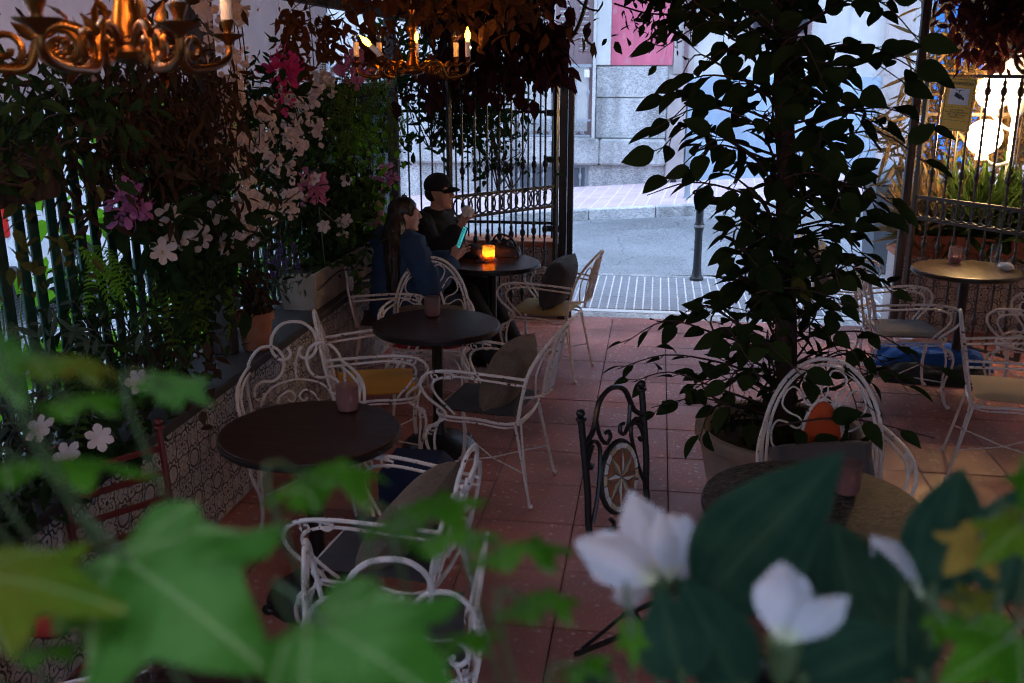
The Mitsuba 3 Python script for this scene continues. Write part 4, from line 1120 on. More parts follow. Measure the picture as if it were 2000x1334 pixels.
solo('white_bowl', lathe([(.02, 0), (.05, .01), (.075, .05), (.08, .07), (.072, .065), (.045, .02), (0, .015)], 24, (1.96, 7.72, .0)), 'sign_white', 'white bowl on the floor by the right tiled wall', 'bowl', 40)

# ------------------------------------------------------------------ the large potted tree
pot = thing('plant_pot', 'large pale stone pot in the middle of the terrace holding the tree', 'pot')
PX, PY = .635, 4.50
part(pot, 'bowl', lathe([(0, .0), (.27, .0), (.30, .02), (.345, .20), (.375, .36), (.395, .385), (.405, .40), (.405, .44), (.395, .45), (.365, .45), (.355, .43), (.34, .36), (.3, .36)], 56, (PX, PY, 0)), 'stone_pot', 40)
sv, sf = lathe([(0, .375), (.15, .38), (.30, .37), (.345, .365)], 28, (PX, PY, 0)); sv = sv + np.c_[0 * sv[:, :2], .03 * (meshkit.fbm(sv * 14, 3) - .5)]
part(pot, 'soil', (sv, sf), 'soil', True)
tr = thing('potted_tree', 'tall dark leafed potted tree in the middle of the terrace', 'tree')
TX = PX - .035
tp = cr([(TX + .04, PY, .34), (TX + .02, PY + .01, .9), (TX - .02, PY + .03, 1.5), (TX - .05, PY + .05, 2.1), (TX - .08, PY + .05, 2.9)], 6)
part(tr, 'trunk', join(tube(tp + .006 * rng.normal(size=tp.shape), np.linspace(.044, .030, len(tp)), 10), tube(cr([(TX + .09, PY + .03, .36), (TX + .05, PY + .06, 1.0), (TX - .05, PY + .06, 1.7), (TX - .15, PY + .1, 2.8)], 5), .022, 7)), 'bark', 50)
br, spots = [], []
def pe_skip(q): return q[0] < TX - .24 and 1.02 < q[2] < 1.60
nb = 126
for k in range(nb):
    z0 = .50 + 2.2 * ((k + .5) / nb) ** 1.02
    a = k * 2.39996 + rng.normal() * .35
    ln = .40 + .26 * rng.random()
    if z0 < 1.0: ln = .46 + .30 * rng.random()
    elif z0 < 1.45: ln *= .84
    dv = np.array([math.cos(a), math.sin(a), 0])
    if z0 < .95 and dv[0] < -.2: ln *= .98
    rise = .05 + .22 * rng.random()
    if pe_skip(np.array([TX + math.cos(a) * ln, 0, z0 - .12 + rise])): ln *= .45
    p0 = np.array([TX + .02 - .05 * z0, PY + .02, z0 - .12])
    bend = np.cross(dv, [0, 0, 1]) * rng.normal() * .16
    P = cr([p0, p0 + dv * ln * .35 + bend + [0, 0, rise * .7], p0 + dv * ln * .7 + bend * .6 + [0, 0, rise], p0 + dv * ln - bend * .4 + [0, 0, rise - .06 - .12 * rng.random()]], 4)
    br.append(tube(P, np.linspace(.007, .002, len(P)), 5))
    nl = 8
    for i in range(nl):
        t = .14 + .86 * (i + .8 * rng.random()) / (nl - .2)
        q = P[min(len(P) - 1, int(t * (len(P) - 1)))]
        side = np.cross(dv, [0, 0, 1]) * (1 if i % 2 else -1)
        d = dv * (.15 + .5 * rng.random()) + side * (.25 + .45 * rng.random()) + np.array([0, 0, -.60 + 1.0 * rng.random()])
        if i == nl - 1: d = dv * .8 + np.array([0, 0, -.3])
        L = (.085 + .050 * rng.random()) * (1.0 if z0 < 1.15 else 1.15)
        d /= np.linalg.norm(d)
        if pe_skip(q): continue
        pe = q + rng.normal(size=3) * .012
        br.append(tube([q, pe + d * .035], .0022, 4))
        spots.append((pe + d * .03, d, L))
part(tr, 'branches', join(*br), 'bark', 60)
LV = [mikit.ply(leaf_fine(w * 1.22, dr_, fo, 7, .15, wv), 'leaf_ficus', smooth=True) for w, dr_, fo, wv in ((.52, .18, .22, .05), (.58, .28, .12, .08), (.47, .10, .3, .03), (.55, .36, .2, .06))] + [mikit.ply(leaf_fine(w * 1.12, dr_, fo, 7, .2, wv), 'leaf_tree', smooth=True) for w, dr_, fo, wv in ((.56, .2, .2, .1), (.50, .4, .15, .05), (.62, .15, .25, .08), (.54, -.1, .2, .1))]
LM = [leaf_fine(w * 1.08, dr_, fo, 6, .55) for w, dr_, fo in ((.52, .18, .22), (.58, .28, .12))]
def tleaf(p, d, s, up):
    M = np.eye(4); R = frames(np.array([d]), np.array([up]))[0]
    M[:3, :3] = R * s; M[:3, 3] = p
    return T(M)
order = rng.permutation(len(spots))
front = sorted(order, key=lambda i: spots[i][0][1])        # those nearest to the terrace entrance of the camera first
LVy = mikit.ply(leaf_fine(.5, .25, .2, 7, .8), 'leaf_olive', smooth=True)
for n_, i in enumerate(front[:296]):
    p, d, L = spots[i]
    up = np.array([.9 * (p[0] - TX), .9 * (p[1] - PY) - .25, .45]) + rng.normal(size=3) * .40
    part(tr, 'leaf', LVy if n_ in (77, 150) else LV[int(rng.integers(8))], tw=tleaf(p, d, L, up), label='yellowing leaf' if n_ in (77, 150) else None)
rest = [spots[i] for i in front[296:]]
if rest:
    part(tr, 'leaf_mass', scatter(LM[0], [r[0] for r in rest], [r[1] for r in rest], np.array([[0, 0, 1.0]] * len(rest)) + rng.normal(size=(len(rest), 3)) * .5, np.array([r[2] for r in rest])), 'leaf_ficus', kind='stuff')
print('tree leaves', len(spots))
solo('pot_weeds', join(leaves(60, (PX - .28, PY - .28, .39), (PX + .28, PY + .28, .5), leaf_ovate(.4), .09, (0, 0, .6)), *[twig((PX + .3 * math.cos(a), PY + .3 * math.sin(a), .38), (PX + .22 * math.cos(a), PY + .22 * math.sin(a), .55), .003) for a in np.linspace(0, 6, 9)]), 'leaf_dark', 'low dark weeds growing on the soil of the large pot', 'plant', kind='stuff')

# ------------------------------------------------------------------ plants along the left wall
def plant(name, label, cat='plant', group=None): return thing(name, label, cat, group)
# long clay trough and its dark shrub
tg = thing('planter_trough', 'long beige clay planter trough on the low wall behind the woman', 'planter')
def trough(cx, y0, y1, z0, z1, wb, wt_):
    L = y1 - y0
    o = np.array([[cx + sx * w / 2, (y0 + y1) / 2 + sy * (L / 2 - ins), z] for sx in (-1, 1) for sy in (-1, 1) for (w, z, ins) in ((wb, z0, .03), (wt_, z1, 0))])
    return tm(trimesh.convex.convex_hull(o))
def trough_open(cx, y0, y1, z0, z1, wb, wt_, th=.022):
    A = m3.Manifold.hull_points(trough(cx, y0, y1, z0, z1, wb, wt_)[0]); B = m3.Manifold.hull_points(trough(cx, y0 + th, y1 - th, z0 + th, z1 + .03, wb - 2 * th, wt_ - 2 * th + .004)[0])
    m = (A - B).to_mesh(); return np.array(m.vert_properties[:, :3], float), np.array(m.tri_verts)
part(tg, 'box', trough_open(-2.13, 5.50, 7.9, .67, .90, .20, .25), 'trough_clay')
part(tg, 'soil', bx(-2.13, 6.7, .85, .2, 2.3, .04), 'soil')
solo('drip_cable', tube(cr([(-2.0, 5.52, .80), (-1.995, 5.9, .84), (-1.99, 6.2, .80), (-2.0, 6.5, .84), (-2.005, 6.55, .92)], 5), .004, 5), 'ink_black', 'thin dark cable hanging across the front of the beige trough', 'cable')
def pot_at(x, y, z, r, h, m, label):
    k = thing('plant_pot', label, 'pot')
    part(k, 'bowl', lathe([(0, 0), (r * .66, 0), (r * .70, .01), (r * .92, h * .80), (r * 1.02, h * .80), (r * 1.02, h), (r * .92, h), (r * .86, h * .86), (0, h * .84)], 28, (x, y, z)), m, 40)
    return k
pot_at(-2.06, 4.70, .67, .10, .20, 'terracotta', 'terracotta pot beside the timber post on the left wall')
pot_at(-2.12, 7.18, .90, .085, .24, 'pink_pot', 'slim pale terracotta pot with pink flowers behind the woman')
for (y, z, lab) in ((2.95, 1.66, 'brown wooden planter box hanging on the fence under the near chandelier'), (3.95, 1.74, 'reddish brown planter box hanging on the fence beside the timber post')):
    k = thing('hanging_planter', lab, 'planter'); L = .52
    part(k, "box", trough_open(-2.16, y - L / 2, y + L / 2, z, z + .19, .15, .19), 'terracotta' if y > 3.8 else 'bark'); part(k, 'soil', bx(-2.16, y, z + .16, .14, L - .06, .03), 'soil')
    for s in (-1, 1): part(k, 'hook', tube([(-2.10, y + s * .2, z + .19), (-2.30, y + s * .2, z + .30), (-2.36, y + s * .2, z + .30)], .006, 5), 'black_iron')
ov, ov2 = leaf_ovate(.55), leaf_ovate(.28, .1, .3)
def shrub(name, label, lo, hi, n, leaf, size, m, nst=8, clump=0, spread=.1, bias=(0, 0, -.2), extra=None):
    k = plant(name, label)
    lo, hi = np.array(lo, float), np.array(hi, float)
    part(k, 'foliage', leaves(n, lo, hi, leaf, size, bias, clump, spread), m, kind='stuff')
    base = np.array([(lo[0] + hi[0]) / 2, (lo[1] + hi[1]) / 2, lo[2]])
    part(k, 'stems', join(*[twig(base + np.r_[(hi - lo)[:2] * (rng.random(2) - .5) * .3, 0], lo + (hi - lo) * rng.random(3) * [1, 1, .4] + [0, 0, (hi - lo)[2] * .6], .006, .03) for _ in range(nst)]), 'twig')
    return k
shrub('evergreen_shrub', 'fine grey green shrub low on the left by the fence', (-2.36, 2.3, .70), (-1.95, 3.25, 1.20), 900, ov2, .075, 'leaf_grey', 14, 26, .09)
shrub('evergreen_shrub', 'tangled dark green shrub under the bright fern', (-2.36, 3.2, .78), (-1.92, 4.15, 1.28), 750, leaf_ovate(.4), .07, 'leaf_dark', 16, 30, .09)
shrub('trailing_plant', 'brown leafed trailing plant at the foot of the green fence', (-2.3, 3.3, .66), (-1.92, 4.3, .92), 150, ov, .07, 'leaf_brown', 12, 14, .08)
shrub('hanging_plant', 'dark mossy plant hanging from the planter box under the near chandelier', (-2.28, 2.3, 1.72), (-1.9, 3.5, 2.05), 850, leaf_ovate(.4, .1, .3), .075, 'leaf_dark', 20, 26, .10, (0, 0, -.9))
shrub('hanging_plant', 'dark brown dried plant in the middle of the left hanging planters', (-2.2, 3.4, 1.64), (-1.92, 4.4, 2.15), 1500, ov2, .09, 'leaf_brown', 22, 26, .10, (0, 0, -1.0))
shrub('hanging_plant', 'olive green plant tumbling over the fence at the far left', (-2.3, 2.2, 1.35), (-1.95, 2.95, 1.80), 240, ov, .06, 'leaf_olive', 14, 16, .09, (0, 0, -.8))
# lily bush with dark leaves and single white lilies
lb = plant('lily_bush', 'dark leafed bush with single pale lily flowers left of the timber post')
part(lb, 'foliage', leaves(420, (-2.25, 3.68, 1.20), (-1.92, 4.50, 1.62), leaf_ovate(.5, .15, .3), .11, (.3, -.2, -.3), 18, .09), 'leaf_dark', kind='stuff')
part(lb, 'stems', join(*[twig((-2.15, 4.1, .9), (-2.05 + .1 * rng.normal(), 4.1 + .25 * rng.normal(), 1.5), .006) for _ in range(8)]), 'twig')
def flower(c, n, r, facing, cup=.5, pw=.55, droop=.3, seed=None):
    """n petals of length r opening round the direction `facing`"""
    fz = np.array(facing, float); fz /= np.linalg.norm(fz)
    ux = np.cross(fz, [.2, .1, 1]); ux /= np.linalg.norm(ux); uy = np.cross(fz, ux)
    a = np.arange(n) * 2 * PI / n + rng.random() * 6
    rad = np.cos(a)[:, None] * ux + np.sin(a)[:, None] * uy
    d = rad + fz * cup * (1 + .25 * rng.normal(size=(n, 1)))
    up = fz - rad * cup
    return scatter(petal(pw * 1.25, droop), np.repeat([np.array(c, float)], n, 0), d, up, r * (.9 + .2 * rng.random(n)))
def toward(p, j=.5):
    d = EYE - np.array(p); d /= np.linalg.norm(d)
    return d + rng.normal(size=3) * j + np.array([.2, 0, 0])
for (y, z) in ((3.80, 1.51), (4.03, 1.42), (3.98, 1.35), (4.06, 1.37), (4.31, 1.30), (4.25, 1.46), (3.86, 1.40), (3.70, 1.37), (4.42, 1.42)):
    p = (-1.93 - .04 * rng.random(), y * .965 + .02, z + .02)
    fl = part(lb, 'flower', flower(p, 6, .060, toward(p, .35), .5, .5, .2), 'petal_blush')
    part(fl, 'stamen', join(*[tube([p, np.array(p) + toward(p, .3) * .022], .0016, 4) for _ in range(4)]), 'stamen')
# magenta and pink flower heads
def head(label, p, r, m, n=80, name='flower_head'):
    k = plant(name, label, 'flower')
    dirs = rand_dirs(n, (.35, -.35, .15))
    P = np.array(p) + dirs * (r * (.25 + .55 * rng.random((n, 1)))) * [1, 1, 1.25]
    part(k, 'petals', scatter(petal(.75, .5), P, dirs + .9 * rng.normal(size=(n, 3)), rand_dirs(n), r * (.36 + .28 * rng.random(n))), m)
    part(k, 'stalk', twig((-2.2, p[1] + .05, p[2] - .28), p, .004, .015), 'stem_green')
    part(k, 'foliage', leaves(9, np.array(p) - [.1, .1, .14], np.array(p) + [.05, .1, -.02], ov, .10), 'leaf_dark', kind='stuff')
head('magenta flower head before the green fence on the far left', (-1.98, 3.43, 1.60), .085, 'petal_mauve')
head('bright magenta flower head against the white canvas', (-2.0, 5.15, 2.09), .10, 'petal_pink')
head('small magenta flower among the white blossom', (-2.0, 5.12, 1.92), .06, 'petal_pink', 22)
head('pink flower head in the middle of the hedge', (-2.0, 5.50, 1.42), .095, 'petal_rose')
head('pink flower cluster under the far chandelier', (-2.0, 6.35, 2.08), .12, 'petal_rose', 60)
head('mauve flower head behind the woman, upper one', (-2.05, 7.20, 1.30), .10, 'petal_rose', 60)
head('mauve flower head behind the woman, lower one', (-2.16, 7.14, 1.21), .085, 'petal_mauve')
# ferns
def fern(label, c, n, L, m, bias, spread=.6):
    k = plant('fern', label)
    fr = frond(14, .17, .55)
    for _ in range(n):
        d = np.array(bias) + rng.normal(size=3) * spread
        part(k, 'frond', scatter(fr, [np.array(c) + rng.normal(size=3) * .03], [d], [[.6, -.2, .8]], L * (.75 + .5 * rng.random())), m)
fern('bright yellow green fern lit from behind the fence on the left', (-2.12, 3.38, 1.42), 9, .22, 'leaf_bright', (.2, -.1, -.1), .9)
fern('dark fern hanging beside the timber post', (-2.05, 4.12, 1.32), 12, .36, 'leaf_fern', (.15, -.1, -1.0), .35)
fern('dim fern hanging from the left planter boxes', (-2.05, 3.80, 1.22), 10, .32, 'leaf_fern', (.1, .1, -.9), .5)
fern('feathery fern in front of the low wall at the left', (-2.0, 3.02, 1.05), 8, .25, 'leaf_mid', (.3, .2, -.3), .7)
# white blossom branches
bb = plant('blossom_branches', 'tall white cherry blossom branches around the timber post')
PUFFS=[(4.47,2.34),(4.74,2.36),(4.63,2.27),(5.0,2.36),(4.69,2.13),(4.76,2.03),(4.82,1.97),(4.68,1.96),(4.75,1.89),(4.59,1.88),(4.6,1.85),(5.01,1.91),(5.11,1.85),(4.7,1.77),(4.93,1.74),(4.55,1.72),(4.67,1.66),(5.16,1.7),(5.27,1.73),(5.48,1.73),(5.56,1.69),(5.24,1.61),(5.48,1.56),(5.65,1.77),(5.8,1.85),(5.6,1.93),(5.84,1.99),(6.26,2.04),(6.25,2.0),(5.9,1.92),(5.88,1.73),(5.4,2.01),(4.69,1.51),(4.7,1.43),(4.5,1.42),(4.87,1.42),(5.07,1.39),(4.89,1.35),(4.91,1.31),(4.78,1.28),(4.62,1.27),(4.59,1.22),(5.37,1.41),(5.35,1.37),(5.73,1.41)]
root = np.array([-2.18, 5.0, .9])
st = []
for i, (y, z) in enumerate(PUFFS):
    x = -2.0 - .10 * rng.random()
    c = np.array([x, y * .97 + .02, z])
    q = []
    nfl = int(rng.integers(20, 30))
    for _ in range(nfl):
        p = c + rng.normal(size=3) * [.024, .030, .030]
        q.append(flower(p, 6, .0185 * (.8 + .5 * rng.random()), toward(p, 1.0), .75, .8, .35))
        if rng.random() < .15: q.append(flower(p + rng.normal(size=3) * .03, 5, .012, toward(p, .6), 1.4, .8, .1))
    part(bb, 'blossom', join(*q), 'petal_cream' if rng.random() < .45 else 'petal_blush')
    if i % 2 == 0 or z < 1.5: st.append(twig(root + [0, (y - 5) * .4, rng.random() * .3], c, .006, .05, 6, 5))
    else: st.append(twig(c + [-.05, .1 * rng.normal(), -.2], c, .004, .02))
part(bb, 'branch', join(*st), 'twig')
part(bb, 'foliage', leaves(420, (-2.28, 4.5, 1.2), (-2.05, 6.1, 2.15), leaf_ovate(.5), .065, (0, 0, -.3), 40, .10), 'leaf_dark', kind='stuff')
# dark hedge filling between
shrub('ivy_hedge', 'dark ivy hedge climbing the fence behind the white blossom', (-2.36, 4.7, 1.15), (-2.15, 6.9, 2.0), 850, ov, .08, 'leaf_dark', 20, 46, .10)
shrub('ivy_hedge', 'leafy dark shrub standing in the beige trough', (-2.25, 5.5, .90), (-2.02, 6.6, 1.45), 700, ov, .085, 'leaf_dark', 20, 20, .11)
shrub('ivy_plant', 'mid green ivy trailing in the trough before the woman\'s chair', (-2.15, 5.6, .92), (-1.95, 6.9, 1.35), 260, leaf_ivy(.2, 1), .055, 'leaf_mid', 12, 14, .1)
shrub('ivy_plant', 'bright green ivy on the fence behind the pink pot', (-2.15, 6.25, 1.12), (-1.95, 7.1, 1.70), 420, leaf_ovate(.6), .075, 'leaf_bright', 10, 14, .09)
# trailing vine with pale flowers
tv = plant('trailing_vine', 'thin trailing vine with pale flowers over the beige trough')
vp = cr([(-1.98, 5.55, 1.30), (-1.94, 5.75, 1.18), (-1.93, 6.05, 1.14), (-1.97, 6.3, 1.18), (-1.98, 6.4, 1.05)], 6)
part(tv, 'stem', join(tube(vp, .004, 5), tube(cr([(-1.98, 5.55, 1.30), (-1.95, 5.5, 1.1), (-1.96, 5.55, .95)], 5), .003, 5)), 'stem_green')
for (y, z) in ((5.50, 1.20), (5.85, 1.17), (5.92, 1.17), (5.84, 1.08), (5.42, 1.48), (5.95, 1.42)):
    p = (-1.94, y, z); part(tv, 'flower', flower(p, 6, .045, toward(p, .4), .7, .55), 'petal_blush')
# drooping feathery green
fz = plant('weeping_conifer', 'feathery green branches drooping over the fence left of the couple')
fr2 = frond(16, .10, .7, .03)
P = cloud(170, (-2.3, 5.95, 1.62), (-1.95, 7.6, 2.08), 26, .10)
part(fz, 'foliage', scatter(fr2, P, rand_dirs(170, (.2, -.1, -1.5)), rand_dirs(170, (.8, -.4, .2)), .26 * (.6 + .7 * rng.random(170))), 'leaf_fern', kind='stuff')
part(fz, 'stems', join(*[twig((-2.25, 6.8, 1.9), P[i], .005, .05) for i in range(0, 40)]), 'twig')
# lavender and small plants by the terracotta pot
lv = plant('lavender', 'lavender with dusky violet spikes by the terracotta pot')
part(lv, 'foliage', leaves(200, (-2.2, 4.85, .86), (-1.98, 5.35, 1.1), ov2, .06, (0, 0, .5)), 'leaf_grey', kind='stuff')
for _ in range(11):
    p = np.array([-2.0 - .1 * rng.random(), 4.8 + .5 * rng.random(), 1.0 + .14 * rng.random()])
    part(lv, 'spike', join(*[scatter(leaf_ovate(.6), p + np.array([0, 0, -.035 + .07 * t]) + rng.normal(size=(5, 3)) * .005, rand_dirs(5), rand_dirs(5), .016) for t in np.linspace(0, 1, 8)]), 'lavender')
shrub('pot_plant', 'reddish brown plant in the terracotta pot', (-2.14, 4.62, .86), (-1.98, 4.80, 1.06), 120, ov, .06, 'leaf_brown', 6)
# pale flowers low on the left
gd_ = plant('ground_lilies', 'pale flowers low on the coping at the left', 'flower')
part(gd_, 'foliage', leaves(160, (-2.15, 2.4, .68), (-1.85, 3.3, .85), leaf_ovate(.45), .10, (.3, 0, .1)), 'leaf_dark', kind='stuff')
for (y, z) in ((2.72, .88), (2.92, .86), (3.2, .98), (2.60, 1.02)):
    p = (-1.88, y, z); part(gd_, 'flower', flower(p, 6, .050, toward(p, .4), .6, .55), 'petal_blush')
# leafy garden beyond the fence
yb = plant('yard_bush', 'bright green broad leafed bush beyond the green fence')
part(yb, 'foliage', leaves(360, (-3.3, 2.2, .1), (-2.65, 5.2, 1.55), leaf_ovate(.75, .1, .2), .16, (0, 0, -.2), 40, .14), 'bush_green', kind='stuff')
part(yb, 'stems', join(*[twig((-2.9, y, -.05), (-2.9 + .2 * rng.normal(), y + .2 * rng.normal(), 1.3), .008) for y in np.linspace(2.3, 5.1, 16)]), 'stem_green')
yb2 = plant('yard_bush', 'bright green bush beyond the fence behind the white blossom')
part(yb2, 'foliage', leaves(340, (-3.3, 5.4, .1), (-2.65, 7.6, 1.75), leaf_ovate(.7, .1, .2), .13, (0, 0, -.2), 34, .14), 'bush_green', kind='stuff')
part(yb2, 'stems', join(*[twig((-2.9, y, -.05), (-2.9 + .2 * rng.normal(), y + .2 * rng.normal(), 1.4), .008) for y in np.linspace(5.5, 7.5, 12)]), 'stem_green')

# ------------------------------------------------------------------ vines over the front fence and under the roof
shrub('climbing_vine', 'dark vine covering the front fence behind the couple', (-2.3, 8.05, 1.45), (-1.25, 8.30, 2.55), 2300, leaf_ovate(.5), .085, 'leaf_dark', 26, 70, .11)
shrub('climbing_vine', 'thin vine with few leaves on the gate bars', (-1.5, 7.7, 1.15), (-.95, 8.1, 1.75), 120, leaf_ovate(.45), .08, 'leaf_dark', 12, 12, .08)
pv_ = plant('purple_creeper', 'dark wine red creeper hanging left of the gate post')
lp = leaf_ovate(.62, .14, .25)
part(pv_, 'foliage', join(leaves(900, (-1.75, 7.2, 1.95), (-.88, 7.9, 2.75), lp, .13, (0, 0, -1.0), 60, .10), leaves(160, (-1.0, 7.5, 2.02), (-.72, 7.9, 2.45), lp, .13, (0, 0, -1.0))), 'leaf_purple', kind='stuff')
part(pv_, 'stems', join(*[twig((-1.4 + .3 * rng.normal(), 7.6, 2.8), (-1.4 + .4 * rng.normal(), 7.55, 2.1), .008, .06) for _ in range(24)]), 'twig')
ob = plant('dry_creeper', 'rust brown dry leaves hanging above the far chandelier')
part(ob, 'foliage', leaves(750, (-1.65, 5.3, 2.42), (-.80, 6.9, 2.8), leaf_ovate(.6, .2, .5), .10, (0, 0, -.9), 60, .11), 'leaf_dry', kind='stuff')
part(ob, 'stems', join(*[twig((-1.3 + .4 * rng.normal(), 6 + .5 * rng.normal(), 2.84), (-1.3 + .4 * rng.normal(), 6 + .5 * rng.normal(), 2.35), .006, .06) for _ in range(24)]), 'twig')
def bunch(label, c, h, w, n):
    k = plant('dried_bunch', label)
    P = np.array(c) + rng.normal(size=(n, 3)) * [w * .35, w * .5, 0] + np.c_[np.zeros((n, 2)), -h * rng.random(n)] * 1.0
    P[:, 1] = c[1] + (P[:, 1] - c[1]) * (1 - .55 * np.abs(P[:, 2] - c[2]) / h)
    part(k, 'foliage', scatter(leaf_ovate(.5, .2, .6), P, rand_dirs(n, (0, 0, -1.6)), rand_dirs(n), .075 * (.6 + .7 * rng.random(n))), 'leaf_dry', kind='stuff')
    part(k, 'string', tube([(c[0], c[1], c[2] + .25), (c[0], c[1], c[2])], .003, 4), 'twig')
bunch('long bunch of dry brown leaves hanging against the white canvas', (-2.05, 5.48, 2.42), .36, .12, 170)
bunch('smaller bunch of dry brown leaves right of the long one', (-2.05, 6.08, 2.42), .26, .14, 120)
bunch('dry brown leaves hanging left of the far chandelier', (-1.9, 6.45, 2.36), .22, .18, 130)
shrub('dry_vine', 'dark dry vine along the roof edge above the near chandelier', (-2.2, 2.6, 2.42), (-1.3, 4.4, 2.85), 300, ov, .08, 'leaf_brown', 24, 24, .12, (0, 0, -.8))
cvn = plant('bare_twig', 'curved bare twig with a few dry leaves above the gate')
part(cvn, 'stem', join(tube(cr([(-.55, 7.9, 2.75), (-.62, 7.95, 2.5), (-.70, 8.0, 2.34), (-.86, 8.05, 2.22)], 6), .016, 6), tube(cr([(-.75, 7.9, 2.7), (-.60, 7.9, 2.55), (-.5, 7.9, 2.52)], 4), .008, 5)), 'twig')
part(cvn, 'foliage', leaves(10, (-.66, 7.8, 2.28), (-.48, 7.95, 2.46), ov, .11, (0, 0, -1)), 'leaf_brown', kind='stuff')
part(cvn, 'foliage', leaves(26, (-.98, 7.7, 2.28), (-.82, 7.9, 2.52), ov, .085, (0, 0, -1)), 'leaf_olive', kind='stuff')
tw_ = plant('hanging_twig', 'brown twig with small drooping leaves at the top centre')
part(tw_, 'stem', join(tube(cr([(-.32, 6.7, 2.50), (-.10, 6.75, 2.44), (.15, 6.8, 2.43), (.36, 6.8, 2.36)], 5), .006, 5), *[tube([(x, 6.75, 2.44), (x + .03, 6.75, 2.44 - l)], .003, 4) for x, l in ((-.2, .1), (-.07, .18), (.0, .2), (.07, .22), (.16, .2), (.24, .14))]), 'leaf_brown')
part(tw_, 'foliage', join(*[scatter(ov2, np.c_[np.full(12, x) + .03 * np.linspace(0, 1, 12), np.full(12, 6.75), 2.44 - l * np.linspace(0, 1.05, 12)], rand_dirs(12, (0, 0, -.7)), rand_dirs(12), .05) for x, l in ((-.2, .1), (-.07, .18), (.0, .2), (.07, .22), (.16, .2), (.24, .14))]), 'leaf_brown', kind='stuff')
shrub('roof_creeper', 'dark creeper under the roof over the entrance', (-.4, 6.6, 2.50), (1.0, 7.2, 2.85), 800, ov, .10, 'leaf_dark', 18, 40, .12, (0, 0, -.8))
# right side
pr = plant('purple_creeper', 'blackish red creeper hanging over the right gate leaf')
part(pr, 'foliage', leaves(760, (2.1, 7.3, 2.24), (2.75, 7.9, 2.75), leaf_ovate(.45, .14, .25), .12, (0, 0, -1.0), 44, .09), 'leaf_purple', kind='stuff')
part(pr, 'stems', join(*[twig((2.4 + .2 * rng.normal(), 7.6, 2.85), (2.4 + .25 * rng.normal(), 7.6, 2.3), .007, .05) for _ in range(18)]), 'twig')
sw = plant('straw_plant', 'dry straw coloured stalks around the globe lamp')
part(sw, 'foliage', leaves(1700, (1.98, 8.7, 1.2), (3.3, 9.05, 2.55), leaf_ovate(.12, .05, .2), .26, (.2, 0, -.1), 34, .14), 'leaf_straw', kind='stuff')
part(sw, 'stems', join(*[twig((2.4 + .3 * rng.normal(), 8.5, 2.85), (2.4 + .3 * rng.normal(), 8.4, 2.0), .006, .08) for _ in range(16)]), 'leaf_straw')
part(sw, 'dry_leaves', leaves(40, (2.1, 8.3, 1.98), (2.75, 8.5, 2.4), ov, .09, (0, 0, -.8)), 'ivy_gold', label='orange leaves', kind='stuff')
def grass(label, lo, hi, n, m, L):
    k = plant('grass_plant', label)
    P = cloud(n, lo, hi)
    part(k, 'blades', scatter(leaf_ovate(.16, .05, .55, .4), P, rand_dirs(n, (0, -.1, 1.5)), rand_dirs(n, (0, -1, 0)), L * (.6 + .6 * rng.random(n))), m, kind='stuff')
    part(k, 'pot', trough_open((lo[0] + hi[0]) / 2, lo[1] - .02, hi[1] + .06, .67, .80, hi[0] - lo[0], hi[0] - lo[0] + .03), 'terracotta')
grass('grey green grassy plant on the right wall behind the gate leaf', (1.99, 8.16, .78), (2.36, 8.34, .86), 230, 'leaf_straw', .40)
grass('green leafy grass under the lit globes on the right wall', (2.40, 8.14, .78), (2.70, 8.30, .86), 300, 'leaf_mid', .50)
grass('green grass at the right end of the right wall', (2.82, 8.14, .78), (3.2, 8.34, .86), 300, 'leaf_mid', .52)


